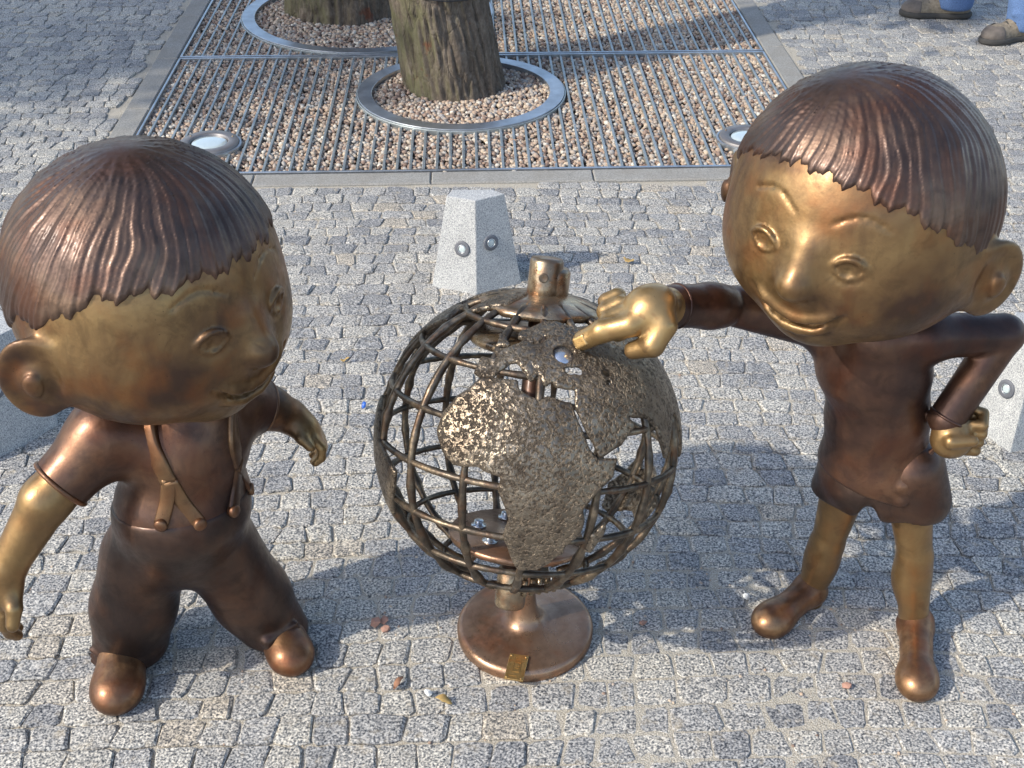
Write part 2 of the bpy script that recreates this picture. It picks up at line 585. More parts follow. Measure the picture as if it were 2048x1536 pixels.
def mat_plain(name, c, rough=0.6, metal=0.0, var=0.25, scale=40):
    n = NT(name)
    f = n.noise(scale, 4, 0.6)
    n.set('Base Color', n.ramp(f, [(0.3, tuple(q * (1 - var) for q in c)), (0.7, tuple(min(1, q * (1 + var)) for q in c))]))
    n.set('Metallic', metal).set('Roughness', rough)
    n.bump(f, 0.2, 0.001)
    return n.m

def mat_bark():
    n = NT('bark')
    v = n.stretch((34, 34, 15))
    f = n.mix(0.5, n.noise(1.0, 6, 0.7, vec=v, dist=0.5), n.noise(1.0, 6, 0.75, vec=n.stretch((95, 95, 60))))
    crack = n.vor(1.0, 'DISTANCE_TO_EDGE', vec=n.stretch((16, 16, 4.5)))
    c = n.ramp(f, [(0.3, (0.055, 0.042, 0.033)), (0.5, (0.14, 0.112, 0.088)), (0.72, (0.29, 0.245, 0.195))])
    geo = n.new('ShaderNodeSeparateXYZ')
    nn = n.new('ShaderNodeNewGeometry')
    n.link(nn.outputs['Normal'], geo.inputs[0])
    moss = n.math('MULTIPLY', n.val(geo.outputs[0], 1, 0, -0.8, 0.25), n.val(n.noise(7, 4, 0.65), 0, 1, 0.36, 0.6))
    c = n.mix(n.math('MULTIPLY', moss, 0.5), c, (0.13, 0.145, 0.055))
    red = n.noise(9, 3, 0.6)
    c = n.mix(n.ramp(red, [(0.62, (0, 0, 0)), (0.68, (0.8, 0.8, 0.8))]), c, (0.16, 0.06, 0.035))
    n.set('Base Color', c).set('Roughness', 0.92).set('Specular IOR Level', 0.2)
    h = n.math('ADD', f, n.math('MULTIPLY', n.ramp(crack, [(0.0, (0, 0, 0)), (0.03, (1, 1, 1))]), 0.18))
    n.bump(h, 1.0, 0.016)
    return n.m

def mat_leaf(name):
    n = NT(name)
    i = n.island()
    n.set('Base Color', n.ramp(i, [(0, (0.035, 0.075, 0.018)), (0.6, (0.06, 0.11, 0.025)), (1, (0.10, 0.14, 0.035))])).set('Roughness', 0.55)
    return n.m

def mat_lens():
    n = NT('lamp_glass')
    n.set('Base Color', (0.45, 0.52, 0.52)).set('Roughness', 0.12).set('Specular IOR Level', 0.9).set('Coat Weight', 1.0).set('Coat Roughness', 0.04)
    f = n.vor(60)
    n.bump(f, 0.25, 0.002)
    return n.m

M = {}
M['cobble'] = mat_granite('cobble_granite', 0.95, 0.02)
M['bollard'] = mat_granite('light_granite', 1.12, -0.015, tint=False, fine=1.5)
M['sand'] = mat_sand()
M['far'] = mat_far_paving()
M['kerb'] = mat_kerb()
M['pebble'] = mat_pebble()
M['bed'] = mat_plain('gravel_bed_soil', (0.13, 0.10, 0.08), 0.95, scale=120)
M['bar'] = mat_steel('galvanised_bar', (0.28, 0.31, 0.31), (0.44, 0.47, 0.47), 0.48, 0.75)
M['ring'] = mat_steel('galvanised_ring', (0.34, 0.36, 0.38), (0.52, 0.55, 0.58), 0.38)
M['rim'] = mat_steel('brushed_lamp_rim', (0.17, 0.16, 0.16), (0.25, 0.24, 0.24), 0.5, 0.6)
M['rubber'] = mat_plain('lamp_seal', (0.11, 0.115, 0.13), 0.5)
M['lens'] = mat_lens()
M['skin'] = mat_bronze('bronze_golden', (0.075, 0.041, 0.026), (0.190, 0.110, 0.048), (0.29, 0.185, 0.080), 0.43, streak=(0.37, 0.235, 0.098))
M['cloth'] = mat_bronze('bronze_brown', (0.050, 0.028, 0.023), (0.098, 0.052, 0.036), (0.175, 0.090, 0.050), 0.42)
M['pants'] = mat_bronze('bronze_dark_brown', (0.040, 0.027, 0.023), (0.070, 0.043, 0.033), (0.120, 0.064, 0.041), 0.42)
M['hair'] = mat_bronze('bronze_violet_brown', (0.055, 0.035, 0.029), (0.098, 0.061, 0.046), (0.165, 0.106, 0.072), 0.44, pits=0.4)
M['shoe'] = mat_bronze('bronze_copper', (0.095, 0.045, 0.027), (0.18, 0.092, 0.048), (0.32, 0.185, 0.09), 0.42, scale=11)
M['strap'] = mat_bronze('bronze_strap', (0.075, 0.040, 0.026), (0.145, 0.078, 0.042), (0.24, 0.14, 0.066), 0.42)
M['hand'] = mat_bronze('bronze_polished', (0.34, 0.20, 0.075), (0.52, 0.33, 0.13), (0.66, 0.45, 0.20), 0.27)
M['wire'] = mat_bronze('bronze_lattice', (0.06, 0.048, 0.037), (0.115, 0.09, 0.065), (0.26, 0.20, 0.135), 0.40, coat=0.1, scale=30)
M['cast'] = mat_cast('bronze_cast_land')
M['base'] = mat_bronze('bronze_base', (0.19, 0.11, 0.07), (0.29, 0.18, 0.115), (0.36, 0.235, 0.155), 0.32, scale=9, stain=0.25)
M['hub'] = mat_bronze('bronze_hub', (0.17, 0.12, 0.08), (0.27, 0.20, 0.13), (0.40, 0.31, 0.20), 0.30, scale=25)
M['plaque'] = mat_bronze('bronze_plaque', (0.30, 0.18, 0.06), (0.42, 0.27, 0.10), (0.50, 0.33, 0.13), 0.34, scale=30)
M['inset'] = mat_steel('polished_inset', (0.62, 0.62, 0.64), (0.72, 0.71, 0.70), 0.22)
M['bark'] = mat_bark()
M['leaf'] = mat_leaf('leaf')
M['black'] = mat_plain('black_wire', (0.02, 0.02, 0.022), 0.6)
M['zinc'] = mat_steel('zinc_bolt', (0.5, 0.53, 0.55), (0.7, 0.73, 0.75), 0.3)

# ------------------------------------------------------------------ the grate rectangle in the paving
GA = rad(2.0)                                    # the tree grates are turned a little to the left
GO = G(950, 342)                                 # middle of the front edge
GX = Vector((math.cos(GA), math.sin(GA), 0))
GY = Vector((-math.sin(GA), math.cos(GA), 0))
GL = (G(231, 342) - GO).dot(GX)
GR = (G(1676, 342) - GO).dot(GX)
GD1 = (G(950, 110) - GO).dot(GY)                 # depth of the front panel
GD = 2 * GD1
KW = 0.088                                       # kerb width
def gp(a, b, z=0.0):
    q = GO + GX * a + GY * b
    return Vector((q.x, q.y, z))
GM = Matrix.Translation(GO) @ Matrix.Rotation(GA, 4, 'Z')

# far ground, with the planting opening left out
oc = [gp(GL - KW, -KW), gp(GR + KW, -KW), gp(GR + KW, GD + KW), gp(GL - KW, GD + KW)]
fc = [Vector((-400, -400, 0)), Vector((400, -400, 0)), Vector((400, 800, 0)), Vector((-400, 800, 0))]
gv = [(p.x, p.y, -0.03) for p in oc] + [(p.x, p.y, -0.03) for p in fc]
ground = mesh_obj('ground', gv, [(0, 4, 5, 1), (1, 5, 6, 2), (2, 6, 7, 3), (3, 7, 4, 0)], M['far'], smooth=False)
tag(ground, kind='structure')

# ------------------------------------------------------------------ pavement: bed of sand with cobbles set in it
RX, RY0, RY1 = 3.9, 0.75, 6.5
DISC = G(1050, 1262)
def in_grate(x, y, m=0.0):
    a = (x - GO.x) * GX.x + (y - GO.y) * GX.y
    b = (x - GO.x) * GY.x + (y - GO.y) * GY.y
    return (a > GL - KW - m) & (a < GR + KW + m) & (b > -KW - m) & (b < GD + KW + m)
def sand_level(x, y):
    z = -0.0056 + 0.0034 * (fnoise(x * 2.1, y * 2.1, 1.7) - 0.5) * 2 + 0.004 * (fnoise(x * 9, y * 9, 4.1) - 0.5)
    for (cx, cy, r, h) in [(DISC.x, DISC.y, 0.22, 0.0125), (DISC.x + 0.25, DISC.y - 0.06, 0.22, 0.009), (0.47, 1.62, 0.16, 0.011), (0.40, 1.5, 0.2, 0.008),
                           (-0.22, 1.78, 0.14, 0.009), (-0.53, 1.58, 0.15, 0.008), (0.74, 1.45, 0.12, 0.006), (0.15, 1.95, 0.25, 0.005)]:
        z = z + 0.48 * h * np.exp(-((x - cx) ** 2 + (y - cy) ** 2) / (r * r)) * (0.35 + 1.3 * fnoise(x * 6, y * 6, 7.7))
    return np.clip(z, -0.02, -0.0021)
st = 0.02
nx, ny = int(2 * RX / st), int((RY1 - RY0) / st)
gx, gy = np.meshgrid(-RX + st * np.arange(nx + 1), RY0 + st * np.arange(ny + 1), indexing='ij')
sz = sand_level(gx, gy)
sv = np.stack([gx, gy, sz], -1).reshape(-1, 3)
ii, jj = np.meshgrid(np.arange(nx), np.arange(ny), indexing='ij')
q0 = (ii * (ny + 1) + jj).ravel()
sf = np.stack([q0, q0 + ny + 1, q0 + ny + 2, q0 + 1], 1)
ctr = sv[sf].mean(1)
sf = sf[~in_grate(ctr[:, 0], ctr[:, 1], -0.03)]
pavement = mesh_obj('pavement', sv, sf, M['sand'])
tag(pavement, kind='structure')

rng = np.random.RandomState(11)
def row_edge(j, x):
    bow = 0.05 * np.sin(x * 1.3 + 0.5 + j * 0.03)
    return RY0 + j * 0.0545 + bow + 0.030 * (vnoise(x * 1.6, j * 0.37, 2.2) - 0.5) + 0.013 * (vnoise(x * 9.0, j * 1.9, 5.5) - 0.5)
stones = []
j = -1
while RY0 + j * 0.0545 < RY1 + 0.1:
    x = -RX - rng.rand() * 0.1
    edge_w = []
    xs = [x]
    while x < RX:
        x += 0.050 + 0.026 * rng.rand() + (0.018 if rng.rand() < 0.12 else 0)
        xs.append(x)
    xs = np.array(xs)
    slant0 = (rng.rand(len(xs)) - 0.5) * 0.014
    lo = xs + slant0
    hi = xs - slant0 + (rng.rand(len(xs)) - 0.5) * 0.009
    yb0, yb1 = row_edge(j, lo), row_edge(j + 1, hi)
    for k in range(len(xs) - 1):
        stones.append((lo[k], yb0[k], lo[k + 1], yb0[k + 1], hi[k + 1], yb1[k + 1], hi[k], yb1[k]))
    j += 1
stones = np.array(stones).reshape(-1, 4, 2)
cen = stones.mean(1)
keep = ~in_grate(cen[:, 0], cen[:, 1], 0.018) & (cen[:, 1] > RY0) & (cen[:, 1] < RY1)
stones, cen = stones[keep], cen[keep]
# corners of stones that would reach into the kerb are pulled back to it
def pull(pt):
    a = (pt[..., 0] - GO.x) * GX.x + (pt[..., 1] - GO.y) * GX.y
    b = (pt[..., 0] - GO.x) * GY.x + (pt[..., 1] - GO.y) * GY.y
    ins = (a > GL - KW - 0.004) & (a < GR + KW + 0.004) & (b > -KW - 0.004) & (b < GD + KW + 0.004)
    db = b + KW + 0.004
    da = a - (GL - KW - 0.004)
    dc = (GR + KW + 0.004) - a
    best = np.argmin(np.stack([np.where(ins, db, 9), np.where(ins, da, 9), np.where(ins, dc, 9)]), 0)
    na = np.where(ins & (best == 1), GL - KW - 0.004, np.where(ins & (best == 2), GR + KW + 0.004, a))
    nb = np.where(ins & (best == 0), -KW - 0.004, b)
    return np.stack([GO.x + GX.x * na + GY.x * nb, GO.y + GX.y * na + GY.y * nb], -1)
stones = pull(stones)
cen = stones.mean(1)
N = len(stones)
# outline of 10 points: cut corners and a bent middle on the two long sides
def lerp(a, b, t): return a + (b - a) * t
gap = 0.0006 + 0.0018 * rng.rand(N, 1, 1) ** 2
d = stones - cen[:, None, :]
L = np.abs(d).mean(1, keepdims=True)
sq = cen[:, None, :] + d * (1 - gap / np.maximum(L, 0.01))
ct = lambda: 0.07 + 0.10 * rng.rand(N, 1)
A, B, C, D = sq[:, 0], sq[:, 1], sq[:, 2], sq[:, 3]
jit = lambda s: (rng.rand(N, 2) - 0.5) * s
ring = np.stack([lerp(A, B, ct()), lerp(A, B, 0.5) + jit(0.006), lerp(B, A, ct()), lerp(B, C, ct()), lerp(C, B, ct()),
                 lerp(C, D, ct()), lerp(C, D, 0.5) + jit(0.006), lerp(D, C, ct()), lerp(D, A, ct()), lerp(A, D, ct())], 1)
ring = ring + (rng.rand(N, 10, 2) - 0.5) * 0.0042
inn = cen[:, None, :] + (ring - cen[:, None, :]) * (1 - (0.0022 + 0.0045 * rng.rand(N, 10, 1) ** 2) / 0.033)
ht = 0.0036 * (rng.rand(N, 1) - 0.5)
tilt = (rng.rand(N, 2) - 0.5) * 0.05
def zt(p):
    return ht + ((p - cen[:, None, :]) * tilt[:, None, :]).sum(-1)
z_out = zt(ring) - 0.0016 - 0.0030 * rng.rand(N, 10)
z_in = zt(inn) + (rng.rand(N, 10) - 0.5) * 0.0022
V = np.concatenate([np.concatenate([ring, np.full((N, 10, 1), -0.035)], -1),
                    np.concatenate([ring, z_out[..., None]], -1),
                    np.concatenate([inn, z_in[..., None]], -1),
                    np.concatenate([cen, ht + 0.0012 * (rng.rand(N, 1) - 0.2)], -1)[:, None, :]], 1)     # N,31,3
T = []
for k in range(10):
    k2 = (k + 1) % 10
    for b0 in (0, 10):
        T += [(b0 + k, b0 + k2, b0 + 10 + k2), (b0 + k, b0 + 10 + k2, b0 + 10 + k)]
    T.append((20 + k, 20 + k2, 30))
T = np.array(T, dtype=np.int32)
tint = np.clip(rng.rand(N) * 0.98 + (fnoise(cen[:, 0] * 1.2, cen[:, 1] * 1.2, 9.0) - 0.5) * 0.5, 0, 1)
tint[rng.rand(N) < 0.025] = 0.97 + 0.03 * rng.rand()
# the 300 that show largest: projected size, inside the frame and not behind the figures
def shows(c):
    px, py = pix((c[0], c[1], 0))
    if not (-20 < px < 2068 and 0 < py < 1560): return 0
    for (ex, ey, rx, ry) in [(295, 545, 290, 275), (1730, 390, 275, 280), (360, 960, 150, 190), (1750, 820, 120, 200), (270, 1230, 80, 170), (500, 1200, 70, 120)]:
        if ((px - ex) / rx) ** 2 + ((py - ey) / ry) ** 2 < 1: return 0
    return (py + 887)
score = np.array([shows(c) * math.sqrt(abs(np.cross(s[2] - s[0], s[3] - s[1])) / 2) for c, s in zip(cen, stones)])
order = np.argsort(-score)
def with_tint(o, vals):
    a = o.data.attributes.new('tint', 'FLOAT', 'POINT')
    a.data.foreach_set('value', np.asarray(vals, dtype=np.float32))
    return o
for i in order[:300]:
    o = mesh_obj('cobble', V[i], T, M['cobble'], pavement, smooth=False, origin=(float(cen[i, 0]), float(cen[i, 1]), 0.0))
    with_tint(o, np.full(31, tint[i]))
rest = order[300:]
o = part('cobbles', V[rest].reshape(-1, 3), (T[None] + 31 * np.arange(len(rest))[:, None, None]).reshape(-1, 3), M['cobble'], pavement, smooth=False)
with_tint(o, np.repeat(tint[rest], 31))
tag(o, kind='stuff')

# loose grit lying in the joints and on the sand
def pebble_mesh(pos, size, seed, flat=(0.55, 0.9)):
    r = np.random.RandomState(seed)
    t = (1 + 5 ** 0.5) / 2
    iv = np.array([(-1, t, 0), (1, t, 0), (-1, -t, 0), (1, -t, 0), (0, -1, t), (0, 1, t), (0, -1, -t), (0, 1, -t), (t, 0, -1), (t, 0, 1), (-t, 0, -1), (-t, 0, 1)], float)
    iv /= np.linalg.norm(iv[0])
    it = np.array([(0, 11, 5), (0, 5, 1), (0, 1, 7), (0, 7, 10), (0, 10, 11), (1, 5, 9), (5, 11, 4), (11, 10, 2), (10, 7, 6), (7, 1, 8), (3, 9, 4), (3, 4, 2), (3, 2, 6), (3, 6, 8), (3, 8, 9), (4, 9, 5), (2, 4, 11), (6, 2, 10), (8, 6, 7), (9, 8, 1)], dtype=np.int32)
    n = len(pos)
    v = iv[None] * (0.78 + 0.44 * r.rand(n, 12, 1))
    v[:, :, 0] *= (0.85 + 0.45 * r.rand(n, 1))
    v[:, :, 1] *= (0.7 + 0.3 * r.rand(n, 1))
    v[:, :, 2] *= (flat[0] + (flat[1] - flat[0]) * r.rand(n, 1))
    a = r.rand(n) * 6.283
    ty = (r.rand(n) - 0.5) * 1.2
    x, y, z = v[..., 0].copy(), v[..., 1].copy(), v[..., 2].copy()
    x, z = x * np.cos(ty)[:, None] - z * np.sin(ty)[:, None], x * np.sin(ty)[:, None] + z * np.cos(ty)[:, None]
    x, y = x * np.cos(a)[:, None] - y * np.sin(a)[:, None], x * np.sin(a)[:, None] + y * np.cos(a)[:, None]
    v = np.stack([x, y, z], -1) * size[:, None, None] + pos[:, None, :]
    return v.reshape(-1, 3), (it[None] + 12 * np.arange(n)[:, None, None]).reshape(-1, 3)
n = 9000
gxy = np.stack([(rng.rand(n) - 0.5) * 4.6, 1.0 + 2.7 * rng.rand(n)], 1)
gxy = gxy[~in_grate(gxy[:, 0], gxy[:, 1], 0.02)]
gxy = gxy[fnoise(gxy[:, 0] * 3, gxy[:, 1] * 3, 3.3) > 0.46]
gs = 0.0014 + 0.0028 * rng.rand(len(gxy)) ** 3
gz = sand_level(gxy[:, 0], gxy[:, 1]) + gs * 0.4
v, f = pebble_mesh(np.concatenate([gxy, gz[:, None]], 1), gs, 3)
grit = mesh_obj('grit', v, f, M['pebble'], smooth=True)
tag(grit, 'fine loose grit lying in the joints between the cobbles', 'grit', kind='stuff')

# ------------------------------------------------------------------ kerb round the grates
kerb = empty('kerb', gp(0, 0))
tag(kerb, kind='structure')
def kerb_run(a0, b0, a1, b1, along):
    L0, L1 = (a0, a1) if along == 'x' else (b0, b1)
    t = L0
    while t < L1 - 0.01:
        e = min(t + 0.50 + 0.14 * random.random(), L1)
        if L1 - e < 0.15: e = L1
        g = 0.0015
        if along == 'x': lo, hi = (t + g, b0, -0.08), (e - g, b1, 0.001 + 0.002 * random.random())
        else: lo, hi = (a0, t + g, -0.08), (a1, e - g, 0.001 + 0.002 * random.random())
        v, f = box(lo, hi, GM, 0.004)
        part('kerb_stone', v, f, M['kerb'], kerb, smooth=False)
        t = e
random.seed(4)
kerb_run(GL - KW, -KW, GR + KW, -0.004, 'x')
kerb_run(GL - KW, -0.004, GL - 0.004, GD + 0.004, 'y')
kerb_run(GR + 0.004, -0.004, GR + KW, GD + 0.004, 'y')
kerb_run(GL - KW, GD + 0.004, GR + KW, GD + KW, 'x')

# gravel bed under the grates
gb = [gp(GL - 0.02, -0.02, -0.06), gp(GR + 0.02, -0.02, -0.06), gp(GR + 0.02, GD + 0.02, -0.06), gp(GL - 0.02, GD + 0.02, -0.06)]
tag(mesh_obj('planting_bed', gb, [(0, 1, 2, 3)], M['bed'], smooth=False), kind='structure')
pr = 0.0142
na, nb = int((GR - GL) / pr), int(GD / pr)
ia, ib = np.meshgrid(np.arange(na), np.arange(nb), indexing='ij')
pa = GL + (ia.ravel() + 0.5 + 0.9 * (rng.rand(na * nb) - 0.5)) * pr
pb = (ib.ravel() + 0.5 + 0.9 * (rng.rand(na * nb) - 0.5)) * pr
pz = -0.0125 + 0.010 * (fnoise(pa * 3, pb * 3, 0.5) - 0.5) + 0.007 * (rng.rand(len(pa)) - 0.5)
ps = 0.0078 + 0.0045 * rng.rand(len(pa)) ** 1.5
pos = np.stack([GO.x + GX.x * pa + GY.x * pb, GO.y + GX.y * pa + GY.y * pb, pz], 1)
v, f = pebble_mesh(pos, ps, 8)
gravel = mesh_obj('gravel', v, f, M['pebble'], smooth=True)
tag(gravel, 'pinkish brown rounded gravel filling the tree pit under the steel grates', 'gravel', kind='stuff')

# ------------------------------------------------------------------ tree grates
def gab(p):
    return ((p - GO).dot(GX), (p - GO).dot(GY))
RING1, RR1 = gab(G(922, 184)), 0.375
RING2, RR2 = gab(G(737, 26)), 0.53
LAMP1, LAMP2 = G(418, 283, 0.012), G(1497, 271, 0.012)
holes = [(*RING1, RR1 - 0.006), (*RING2, RR2 - 0.006), (*gab(LAMP1), 0.108), (*gab(LAMP2), 0.108)]
def cuts(a, b0, b1):
    segs = [(b0, b1)]
    for (ha, hb, hr) in holes:
        if abs(a - ha) >= hr: continue
        w = math.sqrt(hr * hr - (a - ha) ** 2)
        out = []
        for (s, e) in segs:
            if hb - w > s and hb - w < e or hb + w > s and hb + w < e or (hb - w <= s and hb + w >= e):
                if hb - w > s: out.append((s, min(e, hb - w)))
                if hb + w < e: out.append((max(s, hb + w), e))
            else: out.append((s, e))
        segs = out
    return [q for q in segs if q[1] - q[0] > 0.012]
def flat_ring(c, r0, r1, z0, z1, n=96):
    prof = [(r0, z0), (r0, z1 - 0.001), (r0 + 0.001, z1), (r1 - 0.001, z1), (r1, z1 - 0.001), (r1, z0), (r0, z0)]
    return lathe(prof, (c.x, c.y, 0), (0, 0, 1), n, False, False)
random.seed(9)
def grate(b0, b1, ring, rr, label):
    g = empty('tree_grate', gp(0.5 * (GL + GR), b0, 0))
    tag(g, label, 'tree grate', 'steel tree grates over the gravel')
    t = 0.0055
    for (lo, hi) in [((GL + 0.003, b0 + 0.003), (GR - 0.003, b0 + 0.013)), ((GL + 0.003, b1 - 0.013), (GR - 0.003, b1 - 0.003)),
                     ((GL + 0.003, b0 + 0.0145), (GL + 0.011, b1 - 0.0145)), ((GR - 0.011, b0 + 0.0145), (GR - 0.003, b1 - 0.0145))]:
        for (s, e) in ([(lo[0], hi[0])] if hi[0] - lo[0] < 0.1 else [(lo[0], hi[0])]):
            v, f = box((s, lo[1], -0.03), (e, hi[1], 0.004), GM, 0.001)
            part('frame_bar', v, f, M['ring'], g, smooth=False)
    nbar = int(round((GR - GL) / 0.0425))
    for k in range(1, nbar):
        a = GL + (GR - GL) * k / nbar
        bow = 0.0012 * (random.random() - 0.5)
        for (s, e) in cuts(a, b0 + 0.014, b1 - 0.014):
            v, f = box((a - 0.0040 + bow, s, -0.024), (a + 0.0040 + bow, e, -0.001 + 0.0012 * random.random()), GM, 0.001)
            part('bar', v, f, M['bar'], g, smooth=False)
    c = gp(*ring)
    v, f = flat_ring(c, rr - 0.052, rr, -0.03, 0.008)
    part('tree_ring', v, f, M['ring'], g, smooth=False)
    v, f = flat_ring(c, rr + 0.001, rr + 0.006, -0.03, 0.0035)
    part('ring_collar', v, f, M['bar'], g, smooth=False)
    return g
grate(0.0, GD1, RING1, RR1, 'near steel bar grate around the leaning mossy trunk')
grate(GD1 + 0.004, GD, RING2, RR2, 'far steel bar grate with the larger tree ring')

# ------------------------------------------------------------------ round uplights let into the gravel
def uplight(p, label):
    g = empty('ground_light', (p.x, p.y, 0))
    tag(g, label, 'ground light', 'round uplights in the gravel')
    c = (p.x, p.y, 0)
    v, f = lathe([(0.106, -0.05), (0.106, 0.004), (0.103, 0.006), (0.099, 0.006), (0.099, -0.01)], c, n=64, cap1=False)
    part('housing', v, f, M['ring'], g, smooth=False)
    v, f = lathe([(0.097, -0.02), (0.097, 0.010), (0.094, 0.0135), (0.068, 0.0145), (0.063, 0.012), (0.063, -0.01)], c, n=64, cap0=False, cap1=False)
    part('rim', v, f, M['rim'], g)
    v, f = lathe([(0.0625, 0.004), (0.055, 0.0095), (0.035, 0.0115), (0.002, 0.0125)], c, n=48)
    part('lens', v, f, M['lens'], g)
    for k in range(3):
        a = k * 2.094 + 0.5
        v, f = lathe([(0.0035, 0.010), (0.0035, 0.0155), (0.002, 0.0165)], (p.x + 0.081 * math.cos(a), p.y + 0.081 * math.sin(a), 0), n=10)
        part('screw', v, f, M['hub'], g)
uplight(LAMP1, 'round uplight in the gravel behind the suspendered statue\'s head')
uplight(LAMP2, 'round uplight in the gravel beside the pointing statue\'s head')

# ------------------------------------------------------------------ trees
def trunk_mesh(base, lean, r0, r1, H, seed, flare=0.08):
    n, m = 220, 170
    v = []
    for i in range(m):
        t = i / (m - 1)
        h = H * t ** 1.25
        c = Vector(base) + Vector((lean[0] * h, lean[1] * h, h - 0.05))
        r = r0 + (r1 - r0) * t
        r *= 1 + flare * math.exp(-h / 0.10) - 0.03 * math.sin(h * 3 + seed)
        a = np.arange(n) * 2 * math.pi / n
        x, y = np.cos(a), np.sin(a)
        nz = fnoise(x * 1.6 + seed, y * 1.6, h * 1.2 + 0 * x, 2) - 0.5
        fine = fnoise(x * 9 + seed, y * 9, h * 4 + 0 * x, 3) - 0.5
        fine2 = fnoise(x * 26 + seed, y * 26, h * 9 + 0 * x, 2) - 0.5
        rg = np.abs(fnoise(x * 5.5 + seed + 0.8 * nz, y * 5.5, h * 4.5 + 0 * x, 3) - 0.5)
        knot = np.exp(-((x - 0.25) ** 2 + (y + 0.95) ** 2 + ((h - 0.22) * 5) ** 2) / 0.05) if seed == 3 else 0
        k = 1 + 0.20 * nz + 0.06 * fine + 0.06 * fine2 - 0.16 * np.clip(0.10 - rg, 0, 1) * 4 + 0.05 * knot
        v.append(np.stack([c.x + x * r * k, c.y + y * r * k, np.full(n, c.z)], 1))
    v = np.concatenate(v)
    i, j = np.meshgrid(np.arange(m - 1), np.arange(n), indexing='ij')
    a = (i * n + j).ravel(); b = (i * n + (j + 1) % n).ravel()
    return v, np.stack([a, b, b + n, a + n], 1)
def tree(px_base, lean, r0, r1, H, seed, label, wires=(), leaves=5200, crown_c=None, base=None, crown_r=(1.5, 1.5, 1.2)):
    b = base if base is not None else G(*px_base, z=-0.02)
    g = empty('tree', (b.x, b.y, 0))
    tag(g, label, 'tree')
    v, f = trunk_mesh(b, lean, r0, r1, H, seed)
    tr = part('trunk', v, f, M['bark'], g)
    top = Vector((b.x + lean[0] * H, b.y + lean[1] * H, H))
    r = random.Random(seed)
    ends = []
    for k in range(7):
        a = k * 0.9 + r.random()
        L = 0.9 + 0.8 * r.random()
        s = top - Vector((0, 0, 0.35 * r.random() + 0.05))
        e = s + Vector((math.cos(a) * L * 0.8, math.sin(a) * L * 0.8, L * 0.9))
        mid = (s + e) / 2 + Vector((0, 0, 0.12))
        ends += [e, mid]
        v, f = tube([s, mid, e], [r1 * 0.55, r1 * 0.32, r1 * 0.1], 9)
        part('limb', v, f, M['bark'], g)
    rr = np.random.RandomState(seed)
    cc = np.array(top) + np.array([0, 0, 1.0])
    nclump = 46
    d = rr.randn(nclump, 3); d /= np.linalg.norm(d, axis=1)[:, None]
    cl = cc + d * (rr.rand(nclump, 1) ** 0.45) * np.array(crown_r)
    per = leaves // nclump
    pts = (cl[:, None, :] + rr.randn(nclump, per, 3) * 0.17).reshape(-1, 3)
    n = len(pts)
    u = rr.randn(n, 3); u /= np.linalg.norm(u, axis=1)[:, None]
    w = np.cross(u, rr.randn(n, 3)); w /= np.linalg.norm(w, axis=1)[:, None]
    L = 0.05 + 0.035 * rr.rand(n, 1)
    q = np.stack([pts - u * L, pts + w * L * 0.55, pts + u * L, pts - w * L * 0.55], 1).reshape(-1, 3)
    part('crown', q, np.arange(n * 4).reshape(-1, 4), M['leaf'], g, smooth=False)
    for h in wires:
        rad_ = r0 + (r1 - r0) * (h / H) ** 0.8
        hoop = []
        for k in range(48):
            a = 2 * math.pi * k / 48
            x, y = math.cos(a), math.sin(a)
            nz = float(fnoise(np.float32(x * 1.6 + seed), np.float32(y * 1.6), np.float32((h + 0.05) * 1.2), 2)) - 0.5
            rq = rad_ * (1 + 0.08 * math.exp(-(h + 0.05) / 0.10) + 0.2 * nz + 0.035)
            hoop.append(Vector((b.x + lean[0] * (h + 0.05) + x * rq, b.y + lean[1] * (h + 0.05) + y * rq, h + 0.012 * math.sin(a * 2))))
        hoop.append(hoop[0])
        v, f = tube(hoop, 0.003, 6, False)
        part('wire_tie', v, f, M['black'], g)
    return g
tree((917, 172), (-0.17, 0.03), 0.182, 0.155, 2.5, 3, 'thick leaning trunk with green moss inside the near grate ring', wires=(0.35,))
tree((688, 22), (-0.04, 0.03), 0.235, 0.20, 2.7, 12, 'broader brown trunk inside the larger far grate ring', wires=())
tree(None, (0.02, 0.0), 0.17, 0.14, 1.9, 21, 'added leafy tree out of view on the left, casting shade on the paving', base=Vector((-5.5, 3.3, -0.02)), leaves=6000, crown_r=(1.5, 1.3, 1.0))  # unseen tree, added so its crown shades the far left corner of the paving

